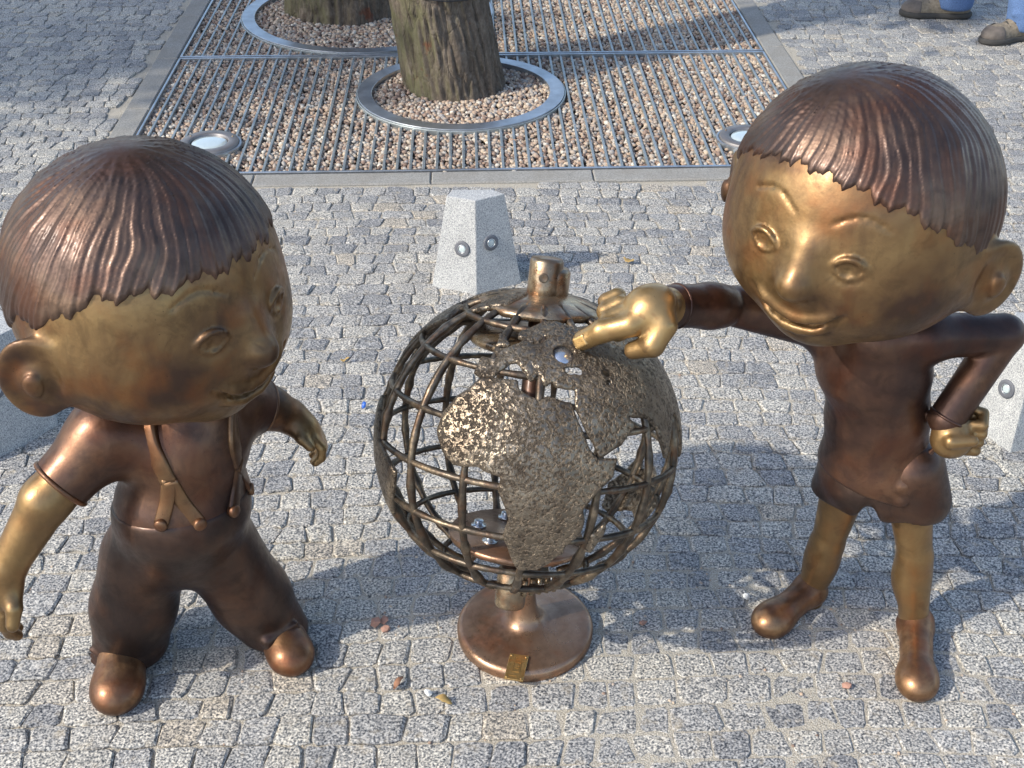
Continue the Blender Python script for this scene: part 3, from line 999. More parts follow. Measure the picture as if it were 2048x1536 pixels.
# ------------------------------------------------------------------ granite bollards with small spots
def bollard(basep, topp, h, spots, label):
    """base and top are five plan points each, first one the front corner"""
    cx = sum(p[0] for p in basep) / 5; cy = sum(p[1] for p in basep) / 5
    g = empty('granite_bollard', (cx, cy, 0))
    tag(g, label, 'bollard', 'granite bollards with spot lamps')
    me = bpy.data.meshes.new('block')
    v = [(p[0] - cx, p[1] - cy, -0.03) for p in basep] + [(p[0] - cx, p[1] - cy, h) for p in topp]
    f = [(4, 3, 2, 1, 0), (5, 6, 7, 8, 9)] + [(k, (k + 1) % 5, 5 + (k + 1) % 5, 5 + k) for k in range(5)]
    import bmesh
    me.from_pydata(v, [], f)
    bm = bmesh.new(); bm.from_mesh(me)
    bmesh.ops.connect_verts_nonplanar(bm, angle_limit=0.02, faces=list(bm.faces))
    bmesh.ops.recalc_face_normals(bm, faces=bm.faces)
    bm.normal_update()
    bmesh.ops.bevel(bm, geom=[e for e in bm.edges if e.calc_face_angle(0) > 0.2], offset=0.0025, segments=2, affect='EDGES', profile=0.6)
    bm.to_mesh(me); bm.free()
    me.materials.append(M['bollard'])
    o = bpy.data.objects.new('block', me); COL.objects.link(o); o.parent = g
    for (side, along, up) in spots:            # side: face index k between base corner k and k+1
        a, b = Vector((*basep[side], 0)), Vector((*basep[(side + 1) % 5], 0))
        c, d = Vector((*topp[side], h)), Vector((*topp[(side + 1) % 5], h))
        nrm = (b - a).cross(c - a).normalized()
        mid = (a + b) / 2
        if nrm.dot(mid - Vector((cx, cy, 0))) < 0: nrm = -nrm
        p = (a.lerp(b, along)).lerp(c.lerp(d, along), up)
        p = a.lerp(b, along).lerp(c.lerp(d, along), up)
        sp = empty('spot_lamp', (0, 0, 0)); bpy.data.objects.remove(sp)
        v, f = lathe([(0.0210, -0.01), (0.0210, 0.0008), (0.0200, 0.0016), (0.0115, 0.0016), (0.010, 0.0008), (0.010, -0.005)], p, nrm, 40, False, False)
        sp = part('spot_lamp', v, f, M['rubber'], g)
        v, f = lathe([(0.0100, 0.0002), (0.008, 0.0010), (0.004, 0.0014), (0.0008, 0.0015)], p, nrm, 24, True)
        mesh_obj('lens', v, f, M['lens'], sp, origin=tuple(wloc(sp)))
        v, f = lathe([(0.0113, 0.001), (0.0113, 0.0024), (0.0100, 0.0024), (0.0100, 0.001)], p, nrm, 32, False, False)
        mesh_obj('lens_ring', v, f, M['zinc'], sp, origin=tuple(wloc(sp)))
    return g
def xy(p): return (p.x, p.y)
f0, fl, fr = G(953, 590), G(860, 573), G(1047, 565)
def at_h(px, py, h):
    r = ray(px, py); t = (h - CAM_H) / r.z
    return (r.x * t, r.y * t)
HB = 0.25
fru = lambda p: (-0.095 + 0.60 * (p.x + 0.095), 2.97 + 0.60 * (p.y - 2.97))
bollard([xy(f0), xy(fr), (fr.x - 0.03, fr.y + 0.15), (fl.x + 0.03, fl.y + 0.16), xy(fl)],
        [fru(f0), fru(fr), at_h(985, 379, HB), at_h(905, 379, HB), fru(fl)], HB,
        [(0, 0.40, 0.52), (4, 0.64, 0.47)], 'middle granite bollard with two spot lamps, behind the globe')
f0, fr, fl = G(122, 853), G(60, 770), G(-20, 940)
HB2 = 0.25
bl = [xy(f0), (f0.x - 0.05, f0.y + 0.125), (f0.x - 0.20, f0.y + 0.15), (f0.x - 0.27, f0.y + 0.02), (f0.x - 0.13, f0.y - 0.17)]
cb = Vector((sum(p[0] for p in bl) / 5, sum(p[1] for p in bl) / 5, 0))
bollard(bl, [(cb.x + (p[0] - cb.x) * 0.58, cb.y + (p[1] - cb.y) * 0.58) for p in bl], HB2, [(4, 0.42, 0.58), (0, 0.5, 0.55)],
        'granite bollard at the left edge, under the suspendered statue\'s ear')
f0, fl = G(2020, 907), G(1950, 865)
br = [xy(f0), (f0.x + 0.13, f0.y + 0.04), (f0.x + 0.14, f0.y + 0.19), (f0.x - 0.0, f0.y + 0.23), (fl.x, fl.y + 0.02)]
cb = Vector((sum(p[0] for p in br) / 5, sum(p[1] for p in br) / 5, 0))
bollard(br, [(cb.x + (p[0] - cb.x) * 0.6, cb.y + (p[1] - cb.y) * 0.6) for p in br], HB2, [(4, 0.45, 0.5), (0, 0.5, 0.5)],
        'granite bollard at the right edge, beyond the pointing statue\'s elbow')

# ------------------------------------------------------------------ the bronze globe on its stand
GC = P(1055, 880, 1.615)
GRAD = 0.240
to_cam = (Vector((0, 0, CAM_H)) - GC).normalized()
cam_r = Vector((1, 0, 0)); cam_r = (cam_r - to_cam * cam_r.dot(to_cam)).normalized()
cam_u = to_cam.cross(cam_r)
AX = (cam_r * 0.105 + cam_u * 0.95 + to_cam * 0.30).normalized()
GF = (to_cam - AX * to_cam.dot(AX)).normalized()
GE = AX.cross(GF) * 1.0
if GE.dot(cam_r) < 0: GE = -GE
LON0 = 17.0
def sph(lon, lat, r=1.0):
    a, b = rad(lon - LON0), rad(lat)
    return AX * math.sin(b) * r + (GF * math.cos(a) + GE * math.sin(a)) * math.cos(b) * r
globe = empty('globe', (DISC.x, DISC.y, 0))
tag(globe, 'bronze openwork globe with raised continents on a round foot', 'globe')
random.seed(2)
for k in range(15):
    lon = k * 24 + LON0 + 3
    pts = [GC + sph(lon, la, GRAD - 0.002) for la in np.linspace(-72, 76, 46)]
    v, f = tube(pts, [0.0060 * (0.86 + 0.3 * random.random()) * (1.25 if abs(((la + 90) % 20) - 10) > 7.2 else 1) for la in np.linspace(-72, 76, 46)], 8)
    part('meridian_bar', v, f, M['wire'], globe)
for la in (60, 40, 20, 0, -20, -40, -60):
    c = GC + AX * math.sin(rad(la)) * (GRAD - 0.002)
    v, f = ring_tube(c, AX, GF, math.cos(rad(la)) * (GRAD - 0.002), 0.0054, 108, 8, 0.30)
    part('parallel_bar', v, f, M['wire'], globe)
# polar cap with its ragged rim, hub and drilled hole
v, f = [], []
n = 90
for i, la in enumerate((90, 86, 82, 78, 74, 70, 66)):
    for k in range(n):
        a = k * 360 / n
        l2 = la + (2.6 * (fnoise(np.float32(k * 0.8), np.float32(0.1), np.float32(0.3), 3) - 0.5) if la <= 66 else 0)
        rr = GRAD + 0.004 + 0.002 * (float(fnoise(np.float32(k * 0.7), np.float32(i * 1.3), np.float32(2.3), 2)) - 0.5)
        v.append(GC + sph(a, float(l2), rr))
for i in range(6):
    for k in range(n):
        f.append((i * n + k, (i + 1) * n + k, (i + 1) * n + (k + 1) % n, i * n + (k + 1) % n))
cap = part('polar_cap', v, f, M['hub'], globe)
md = cap.modifiers.new('thick', 'SOLIDIFY'); md.thickness = 0.009; md.offset = -1
v, f = lathe([(0.0275, GRAD - 0.01), (0.0265, GRAD + 0.012), (0.0265, GRAD + 0.052), (0.024, GRAD + 0.057), (0.004, GRAD + 0.058)], GC, AX, 40)
hub = part('top_hub', v, f, M['hub'], globe)
hd = (GF * 0.98 - GE * 0.1).normalized()
v, f = lathe([(0.0075, 0.0), (0.0075, 0.0012), (0.0062, 0.0014), (0.001, 0.0004)], GC + AX * (GRAD + 0.030) + hd * 0.0264, hd, 20)
mesh_obj('hub_bolt', v, f, M['wire'], hub, origin=tuple(wloc(hub)))
v, f = lathe([(0.010, -0.02), (0.028, 0.0), (0.0305, 0.006), (0.0305, 0.04), (0.026, 0.046)], GC + AX * (GRAD - 0.004) + GE * 0.0085 - GF * 0.010, AX, 32)
part('hub_sleeve', v, f, M['hub'], globe)
# inner discs, axle, lower stub
v, f = lathe([(0.108, -0.006), (0.112, 0.0), (0.108, 0.006), (0.02, 0.008)], GC + AX * 0.165, AX, 64)
part('inner_disc', v, f, M['hub'], globe)
v, f = lathe([(0.110, -0.006), (0.113, 0.0), (0.110, 0.006), (0.02, 0.008)], GC - AX * 0.168, AX, 64)
low = part('inner_disc', v, f, M['base'], globe)
for k in range(6):
    a = k * math.pi / 3 + 0.35
    d = GF * math.cos(a) + GE * math.sin(a)
    v, f = lathe([(0.013, 0.0), (0.013, 0.003), (0.008, 0.0035), (0.008, 0.010), (0.0065, 0.0115)], GC - AX * 0.161 + d * 0.066, AX, 14)
    mesh_obj('bolt', v, f, M['zinc'], low, origin=tuple(wloc(low)))
v, f = tube([GC - AX * 0.235, GC + AX * 0.235], 0.019, 20)
part('axle', v, f, M['pants'], globe)
v, f = lathe([(0.0245, 0.0), (0.0255, 0.004), (0.0255, 0.062), (0.024, 0.065)], GC - AX * (GRAD + 0.050), AX, 36)
part('lower_stub', v, f, M['hub'], globe)
# arched bracket between the stub and the stem
STEM_TOP = Vector((DISC.x + 0.004, DISC.y + 0.012, 0.185))
v, f = tube([STEM_TOP, STEM_TOP + Vector((0.012, 0.008, 0.028)), GC - AX * (GRAD - 0.004) + GE * 0.045], [0.019, 0.020, 0.016], 16)
br_ = part('bracket', v, f, M['wire'], globe)
for k in range(5):
    c = GC - AX * (GRAD + 0.012 - 0.003 * k) + GE * (0.022 + 0.012 * k) + GF * (0.018 - 0.002 * k)
    v, f = tube([c - AX * 0.012, c + AX * 0.016], [0.0042, 0.0048], 8)
    mesh_obj('rib', v, f, M['hub'], br_, origin=tuple(wloc(br_)))
# foot: rounded disc running up into the stem
prof = [(0.121, -0.01), (0.1225, 0.004), (0.1225, 0.013), (0.119, 0.0195), (0.112, 0.022), (0.07, 0.026), (0.045, 0.029), (0.033, 0.035), (0.026, 0.045), (0.021, 0.062), (0.0185, 0.085), (0.0175, 0.12), (0.0175, 0.19)]
v, f = lathe(prof, (DISC.x, DISC.y, 0), n=96)
foot = part('foot', v, f, M['base'], globe)
pc = G(1033, 1335, 0.0245)
PM = Matrix.Translation(Vector((pc.x, pc.y, 0.0248))) @ Matrix.Rotation(rad(-11), 4, 'Z') @ Matrix.Rotation(rad(4.5), 4, 'X')
v, f = box((-0.0165, -0.0275, -0.002), (0.0165, 0.0275, 0.0016), PM, 0.0005)
pl = part('plaque', v, f, M['plaque'], globe, smooth=False)
for sx in (-1, 1):
    for sy in (-1, 1):
        c = PM @ Vector((sx * 0.0128, sy * 0.0235, 0.0014))
        v, f = lathe([(0.0026, 0), (0.0023, 0.0009), (0.0008, 0.0014)], c, (0, 0, 1), 12)
        mesh_obj('rivet', v, f, M['plaque'], pl, origin=tuple(wloc(pl)))
for (lo, hi) in [((-0.006, -0.010), (-0.005, 0.009)), ((0.006, -0.010), (0.007, 0.009)), ((-0.006, 0.009), (0.007, 0.010)), ((-0.006, -0.011), (0.007, -0.010)), ((-0.003, -0.003), (0.004, -0.001)), ((0.0, 0.001), (0.0045, 0.005)), ((-0.011, -0.020), (0.004, -0.0193))]:
    v, f = box((lo[0], lo[1], 0.0012), (hi[0], hi[1], 0.0024), PM)
    mesh_obj('raised_mark', v, f, M['plaque'], pl, smooth=False, origin=tuple(wloc(pl)))

# continents: plates of cast bronze lying on the lattice
LAND = {
 'africa': [(-6,36),(3,37),(10,37.3),(11,34),(15,32.3),(20,31),(23,32.7),(30,31.3),(32.5,31),(34,27.5),(37,21),(39.5,15.5),(43,11.8),(51,11.8),(49,6),(45,2),(41,-2),(39,-6),(40.5,-11),(40,-16),(35.5,-21),(35.3,-24.5),(32.8,-26),(31,-30),(27,-33.6),(20,-34.8),(18,-33),(15,-27),(12,-18),(13.5,-11),(9,-1),(9.5,4),(5,4.5),(1,6),(-4,5),(-8,4.5),(-13,8.5),(-17,14.5),(-16.5,21),(-13,27.5),(-9.5,31)],
 'eurasia': [(-9,43),(-9,37.5),(-5.5,36.2),(-1,37.5),(0.5,40),(3,42),(4,43.5),(8,44.3),(11,42.5),(15.5,38.5),(17.5,40.3),(13,44),(14,45.3),(19,42),(22,37),(24,38.5),(24,40.5),(27,37),(31,36.5),(36,36.5),(35,32),(35,29),(39,21),(43.5,13),(52,16.5),(59.5,22.5),(56,25.5),(50,29.5),(54,26.7),(61,25.3),(67,24.5),(72.5,20),(77.5,8.2),(80,13),(87,21.5),(92,21.5),(94.5,16.5),(98.5,9),(103,1.5),(103.5,5),(100.5,13),(105,9),(109,13),(106,19.5),(112,21.8),(120,26),(122,31),(119.5,36),(122,40),(126.5,35),(129,37),(128,40),(135,44.5),(141,52),(136,55),(143,59.3),(156,61.5),(157,51.5),(163,57),(171,60.5),(179,64.5),(179,68.5),(160,70),(140,72.5),(113,74),(104,77.5),(85,74),(69,72.5),(68,68.5),(55,68.5),(44,67),(41,66.5),(34,66.7),(41,68),(30,71),(20,70),(13,66),(5,61.5),(6,58.3),(10.5,59),(12.5,56),(16,57),(18,60),(17.5,62),(22,65.6),(25,65),(21.5,61.5),(29,60),(23.5,59),(21.5,57),(20,54.8),(14,54),(11,54),(9.5,57.3),(8.3,55),(7,53.5),(4,52),(1.5,50.5),(-1.5,49.3),(-4.5,48.3),(-1.3,45.5),(-1.8,43.5)],
 'british_isles': [(-6,50),(1.5,51),(2,53),(-1.5,56),(-3,59),(-7,58),(-6,55),(-5.5,52)],
 'north_america': [(-168,66),(-156,71),(-125,70),(-95,72),(-82,68),(-94,59),(-82,53),(-79,58),(-65,60),(-56,52),(-66,45),(-74,40),(-81,31),(-80,25.5),(-84,30),(-97,27),(-96,19),(-88,21),(-88,16),(-83,14),(-83,9),(-79,8),(-86,12.5),(-95,16),(-106,21),(-113,30),(-117,33),(-124,41),(-124,48),(-135,58),(-152,59.5),(-160,56),(-165,62)],
 'south_america': [(-79,8),(-72,12),(-62,10),(-50,0),(-35,-6),(-39,-16),(-48,-27),(-58,-37),(-65,-43),(-69,-52),(-74,-50),(-71,-30),(-70,-18),(-81,-5)],
 'greenland': [(-45,60),(-22,70),(-20,80),(-40,83),(-65,80),(-52,68)],
 'australia': [(114,-22),(122,-17),(131,-12),(137,-15.5),(142,-11),(146,-19),(153,-27),(150,-37),(144,-38.5),(136,-34),(129,-32),(115,-34.5)],
 'madagascar': [(49,-12),(50,-16),(47,-25),(44,-24),(44.5,-16.5)],
}
INSET = None
def land(name, poly, grow=0.006):
    if name in ('eurasia', 'british_isles'): poly = [(a, b if b < 45 else 45 + (b - 45) * 0.72) for a, b in poly]
    pts = np.array([sph(a, b) for a, b in poly])
    c = pts.mean(0); c /= np.linalg.norm(c)
    e1 = np.cross(c, np.array(AX)); e1 /= np.linalg.norm(e1); e2 = np.cross(c, e1)
    def proj(d):
        cz = np.clip(d @ c, -1, 1)
        th = np.arccos(cz)
        s = np.maximum(np.sqrt(1 - cz * cz), 1e-6)
        return np.stack([(d @ e1) * th / s, (d @ e2) * th / s], -1) * GRAD
    pp = proj(pts)
    corners = np.array(GC) + pts * GRAD
    dense = []
    for i in range(len(poly)):
        (a0, b0), (a1, b1) = poly[i], poly[(i + 1) % len(poly)]
        for t in np.linspace(0, 1, 6): dense.append(sph(a0 + (a1 - a0) * t, b0 + (b1 - b0) * t, GRAD))
    lonm = np.array(poly).mean(0)
    for (a0, b0) in poly:
        for t in np.linspace(0, 1, 6): dense.append(sph(a0 + (lonm[0] - a0) * t, b0 + (lonm[1] - b0) * t, GRAD))
    dense = np.array(dense) + np.array(GC)
    vol = Vol(dense.min(0) - 0.035, dense.max(0) + 0.035, 0.0026)
    sl, X, Y, Z = vol.sub(vol.lo, vol.lo + vol.h * vol.n)
    dx, dy, dz = np.broadcast_arrays(X - GC.x, Y - GC.y, Z - GC.z)
    r = np.sqrt(dx * dx + dy * dy + dz * dz)
    m = np.abs(r - GRAD) < 0.022
    D = np.stack([dx[m], dy[m], dz[m]], 1).astype(np.float64)
    rm = r[m]
    Q = proj(D / rm[:, None])
    dmin = np.full(len(Q), 9.0); ins = np.zeros(len(Q), bool)
    for i in range(len(pp)):
        a, b = pp[i], pp[(i + 1) % len(pp)]
        e = b - a
        w = Q - a
        t = np.clip((w @ e) / (e @ e), 0, 1)
        dmin = np.minimum(dmin, np.hypot(w[:, 0] - t * e[0], w[:, 1] - t * e[1]))
        cnd = (a[1] > Q[:, 1]) != (b[1] > Q[:, 1])
        ins ^= cnd & (Q[:, 0] < (b[0] - a[0]) * (Q[:, 1] - a[1]) / (b[1] - a[1] + 1e-12) + a[0])
    sd = np.where(ins, -dmin, dmin) - grow
    sd = sd + 0.0045 * (fnoise(D[:, 0] * 55, D[:, 1] * 55, D[:, 2] * 55) - 0.5)
    relief = 0.0032 * (fnoise(D[:, 0] * 75, D[:, 1] * 75, D[:, 2] * 75, 2) - 0.5)
    shell = np.abs(rm - (GRAD + 0.0025 + relief * 0.4)) - 0.0048
    fld = smax(shell, sd, 0.006)
    if name == 'eurasia':
        for (lo_, la_, s1) in [(33, 42.5, 0.008), (37, 42.5, 0.008), (51.5, 41.5, 0.0075), (51, 38, 0.006)]:
            hc = np.array(sph(lo_, la_, GRAD))
            fld = smax(fld, -(np.linalg.norm(D - hc, axis=1) - s1), 0.004)
        if INSET is not None:
            fld = smax(fld, -(np.linalg.norm(D - INSET, axis=1) - 0.0155 - 0.006 * (fnoise(D[:, 0] * 60, D[:, 1] * 60, D[:, 2] * 60) - 0.5)), 0.003)
    vol.F[m] = fld.astype(np.float32)
    v, q = vol.mesh(2)
    return part(name, v, q, M['cast'], globe)
# point of the globe under the finger: the shiny inset country
def on_globe(px, py, r):
    d = ray(px, py).normalized(); oc_ = Vector((0, 0, CAM_H)) - GC
    b = d.dot(oc_); c = oc_.dot(oc_) - r * r
    t = -b - math.sqrt(max(b * b - c, 0))
    return Vector((0, 0, CAM_H)) + d * t
ip = on_globe(1126, 712, GRAD) - GC
INSET = np.array(ip)
for nm, poly in LAND.items():
    land(nm, poly, 0.0034 if nm == 'eurasia' else 0.001)
v, f = lathe([(0.020, GRAD - 0.003), (0.020, GRAD + 0.0005), (0.001, GRAD + 0.0012)], GC, ip.normalized(), 30)
part('inset_plate', v, f, M['inset'], globe)

# ------------------------------------------------------------------ bronze figures
def hd_pt(c, R, r, az, el, out=1.0):
    """point on a head: az degrees from the face direction towards its left side (+), el degrees up"""
    a, e = rad(az), rad(el)
    l = np.array([-math.sin(a) * math.cos(e), math.cos(a) * math.cos(e), math.sin(e)]) * r * out   # R rows: right side, forward, up
    return np.array(c) + R.T @ l
def head_shape(vol, c, R, r):
    c = np.array(c)
    W = lambda x, y, z: c + R.T @ np.array([x, y, z])
    vol.add(ell(c, (0.985 * r, 0.985 * r, 0.955 * r), R))
    vol.add(ell(W(0, 0.16 * r, -0.36 * r), (0.93 * r, 0.86 * r, 0.60 * r), R), 0.05)           # cheeks and jaw
    vol.add(ell(W(0, 0.62 * r, -0.74 * r), (0.24 * r, 0.22 * r, 0.18 * r), R), 0.045)           # chin
    def surf(az, el, off=0.0):
        d_ = hd_pt((0, 0, 0), R, 1.0, az, el)
        t = np.linspace(0.7 * r, 1.3 * r, 160)
        ix = np.round((c + d_ * t[:, None] - vol.lo) / vol.h).astype(int)
        fl = vol.F[ix[:, 0], ix[:, 1], ix[:, 2]]
        k_ = int(np.argmax(fl > 0))
        t0 = t[k_ - 1] + (t[k_] - t[k_ - 1]) * (0 - fl[k_ - 1]) / max(fl[k_] - fl[k_ - 1], 1e-6) if 0 < k_ and fl[k_] != fl[k_ - 1] else t[k_]
        return c + d_ * (t0 + off * r)
    mouth = {e_: [surf(a, e_ + 7 * (a / 18) ** 2) for a in np.linspace(-w_, w_, 11)] for (e_, w_) in ((-27.0, 16), (-34.0, 13), (-30.0, 21))}
    brow = {q: [surf(q * a, 17 + 5 * math.sin((a - 9) / 24 * math.pi)) for a in np.linspace(9, 33, 7)] for q in (-1, 1)}
    eyes = {q: surf(q * 19, 0) for q in (-1, 1)}
    vol.add(cone(W(0, 0.97 * r, 0.04 * r), W(0, 1.09 * r, -0.17 * r), 0.025 * r, 0.075 * r), 0.045)   # bridge of the nose
    vol.add(ell(W(0, 1.10 * r, -0.20 * r), (0.10 * r, 0.10 * r, 0.088 * r), R), 0.016)
    for s in (-1, 1):
        vol.add(ell(W(s * 0.085 * r, 1.01 * r, -0.22 * r), (0.05 * r, 0.06 * r, 0.05 * r), R), 0.012)
        vol.cut(ell(W(s * 0.045 * r, 1.07 * r, -0.295 * r), (0.026 * r, 0.03 * r, 0.02 * r), R), 0.006)
        # eye: ball between two lids, pupil drilled
        e = eyes[s]
        Re = frame(e - c, R[2])
        vol.cut(ell(e + (e - c) * 0.035, (0.13 * r, 0.05 * r, 0.10 * r), Re), 0.010)
        vol.add(ell(e - (e - c) * 0.070, (0.115 * r, 0.085 * r, 0.092 * r), Re), 0.002)
        for (du, rr_) in ((0.088, 0.017), (-0.078, 0.010)):
            pts = [e + Re.T @ np.array([t * 0.125 * r, (0.010 - 0.022 * t * t) * r, du * r * (1 - t * t)]) for t in np.linspace(-1, 1, 9)]
            for i in range(8): vol.add(cone(pts[i], pts[i + 1], rr_ * r, rr_ * r), 0.004)
        vol.cut(ell(e + (e - c) * 0.012, (0.046 * r, 0.026 * r, 0.054 * r), Re), 0.002)
        vol.add(ell(e - (e - c) * 0.022 + Re.T @ np.array([0.012 * r, 0, 0.014 * r]), (0.020 * r, 0.026 * r, 0.022 * r), Re), 0.002)
        # eyebrow: an engraved line
        pts = brow[s]
        for i in range(6): vol.cut(cone(pts[i], pts[i + 1], 0.013 * r, 0.013 * r), 0.003)
    # mouth: lips with a smiling slit
    for (e_, rr_) in ((-27.0, 0.020), (-34.0, 0.026)):
        pts = mouth[e_]
        for i in range(10): vol.add(cone(pts[i], pts[i + 1], rr_ * r, rr_ * r), 0.012)
    pts = mouth[-30.0]
    for i in range(10):
        f_ = 0.030 * (1 - ((i - 4.5) / 6.0) ** 2) + 0.008
        vol.cut(cone(pts[i], pts[i + 1], f_ * r, f_ * r), 0.004)
    # ears
    for s in (-1, 1):
        e = W(s * 1.07 * r, 0.0 * r, -0.32 * r)
        n_ = R.T @ np.array([s * 0.82, 0.52, 0.0])
        Re = frame(n_, R[2])
        vol.add(ell(e, (0.25 * r, 0.07 * r, 0.33 * r), Re), 0.022)
        vol.cut(ell(e + n_ * 0.065 * r, (0.185 * r, 0.06 * r, 0.25 * r), Re), 0.012)
        vol.add(ell(e + n_ * 0.005 * r + R.T @ np.array([0, 0.03 * r, -0.02 * r]), (0.05 * r, 0.06 * r, 0.11 * r), Re), 0.02)
        vol.add(cone(e - n_ * 0.02 * r, W(s * 0.9 * r, 0.02 * r, -0.2 * r), 0.09 * r, 0.11 * r), 0.02)

def hair_cap(c, R, r, h, line, crown, swirl, nlock, seed, thick=0.055):
    """sculpted hair: a cap with combed locks running out of the crown, ending along `line(az)` (elevation in degrees)"""
    c = np.array(c)
    lo, hi = c - 1.25 * r, c + 1.25 * r
    vol = Vol(lo, hi, h)
    sl, X, Y, Z = vol.sub(lo, hi)
    a, b, d = loc3(c, R)(X, Y, Z)
    q = np.sqrt(a * a + b * b + d * d) + 1e-9
    a, b, d = a / q, b / q, d / q                      # unit direction in head coordinates
    k = np.array(crown, float); k /= np.linalg.norm(k)
    e1 = np.cross(k, [0, 1, 0.2]); e1 /= np.linalg.norm(e1); e2 = np.cross(k, e1)
    ck = a * k[0] + b * k[1] + d * k[2]
    th = np.arccos(np.clip(ck, -1, 1))
    ph = np.arctan2(a * e2[0] + b * e2[1] + d * e2[2], a * e1[0] + b * e1[1] + d * e1[2]) + swirl * th
    nz = fnoise(a * 3 + seed, b * 3, d * 3, 2) - 0.5
    amp = np.clip((th - 0.06) / 0.35, 0, 1)
    w1 = np.cos(nlock * ph + 5.0 * nz)
    w2 = np.cos(nlock * 2.7 * ph + 9.0 * nz + 1.3)
    w3 = np.cos(nlock * 6.1 * ph + 14 * nz)
    lock = np.abs(w1) ** 0.7 * np.sign(w1)
    Rr = (0.985 + thick) * r + r * amp * (0.0034 * lock + 0.0040 * w2 + 0.0045 * w3) + 0.02 * r * nz
    body = (q - Rr * (1 - 0.03 * d * d)) * 0.8
    az = np.degrees(np.arctan2(-a, b)); el = np.degrees(np.arcsin(np.clip(d, -1, 1)))
    edge = line(az) - 1.3 * lock * np.clip(th, 0, 1) - 0.9 * w2 - 0.4 * w3
    ed = (edge - el) / 57.3 * r
    vol.F[sl] = smax(body, ed, 0.018).astype(np.float32)
    inner = (0.93 * r) - q
    vol.F[sl] = np.maximum(vol.F[sl], inner.astype(np.float32))
    return vol

def hand_pointing(vol, wrist, palm, tip, nrm, side):
    """index stretched to tip; three fingers folded under, thumb against them. nrm: back of the hand, side: towards the thumb"""
    wrist, palm, tip, nrm, side = (np.array(q, float) for q in (wrist, palm, tip, nrm, side))
    fw = tip - palm; fw /= np.linalg.norm(fw)
    side = side - fw * (side @ fw); side /= np.linalg.norm(side)
    nrm = np.cross(side, fw) if np.cross(side, fw) @ nrm > 0 else -np.cross(side, fw)
    Rp = np.array([side, fw, nrm])
    vol.add(ell(palm, (0.037, 0.042, 0.0255), Rp), 0.018)
    vol.add(cone(wrist, palm, 0.0265, 0.028), 0.018)
    k0 = palm + side * 0.021 + fw * 0.032 + nrm * 0.006
    k1 = k0 * 0.45 + tip * 0.55 + nrm * 0.006
    vol.add(cone(k0, k1, 0.0178, 0.0165), 0.012)
    vol.add(cone(k1, tip, 0.0165, 0.0148), 0.006)
    for i, (o, ln) in enumerate(((-0.006, 0.026), (-0.0275, 0.024), (-0.046, 0.018))):
        b = palm + side * o + fw * 0.034 + nrm * 0.004
        m1 = b + fw * ln
        m2 = m1 - nrm * 0.026 - fw * 0.004
        m3 = m2 - fw * 0.028 - nrm * 0.004
        r_ = 0.0155 - 0.0012 * i
        vol.add(cone(b, m1, r_, r_), 0.003)
        vol.add(cone(m1, m2, r_, r_ - 0.001), 0.003)
        vol.add(cone(m2, m3, r_ - 0.001, r_ - 0.002), 0.003)
    t0 = palm + side * 0.034 - fw * 0.012 - nrm * 0.012
    t1 = palm + side * 0.048 + fw * 0.016 - nrm * 0.024
    t2 = palm + side * 0.034 + fw * 0.046 - nrm * 0.030
    vol.add(cone(t0, t1, 0.019, 0.0165), 0.012)
    vol.add(cone(t1, t2, 0.0165, 0.0135), 0.006)
    return k0, k1, nrm

def hand_open(vol, wrist, fw, nrm, side, s=1.0, curl=0.6, spread=0.10, thumb=(0.75, 0.55, -0.2)):
    """relaxed hand; fw along the hand, nrm out of its back, side towards the thumb"""
    wrist = np.array(wrist, float)
    fw = np.array(fw, float); fw /= np.linalg.norm(fw)
    nrm = np.array(nrm, float); nrm -= fw * (nrm @ fw); nrm /= np.linalg.norm(nrm)
    sd = np.array(side, float); sd -= fw * (sd @ fw) + nrm * (sd @ nrm); sd /= np.linalg.norm(sd)
    palm = wrist + fw * 0.040 * s
    vol.add(ell(palm, (0.036 * s, 0.042 * s, 0.022 * s), np.array([sd, fw, nrm])), 0.016)
    vol.add(cone(wrist, palm, 0.026 * s, 0.026 * s), 0.016)
    for i, (o, ln) in enumerate(((0.026, 0.026), (0.009, 0.029), (-0.009, 0.026), (-0.026, 0.021))):
        b = palm + sd * o * s + fw * 0.030 * s
        dirn = fw + sd * (o * 4 * spread)
        pts = [b]
        ang = 0.25 + 0.1 * i
        for j in range(3):
            d = dirn * math.cos(ang) - nrm * math.sin(ang)
            d /= np.linalg.norm(d)
            pts.append(pts[-1] + d * ln * s * (1 - 0.15 * j))
            ang += curl
        rr = 0.0115 * s if i < 3 else 0.010 * s
        for j in range(3): vol.add(cone(pts[j], pts[j + 1], rr * (1 - 0.06 * j), rr * (1 - 0.06 * (j + 1))), 0.006 if j == 0 else 0.003)
    t = np.array(thumb)
    d = sd * t[0] + fw * t[1] + nrm * t[2]; d /= np.linalg.norm(d)
    b = palm + sd * 0.022 * s - fw * 0.018 * s - nrm * 0.004 * s
    m1 = b + d * 0.030 * s
    m2 = m1 + (d * 0.6 + fw * 0.7) / np.linalg.norm(d * 0.6 + fw * 0.7) * 0.028 * s
    vol.add(cone(b, m1, 0.0155 * s, 0.013 * s), 0.012)
    vol.add(cone(m1, m2, 0.013 * s, 0.0105 * s), 0.004)

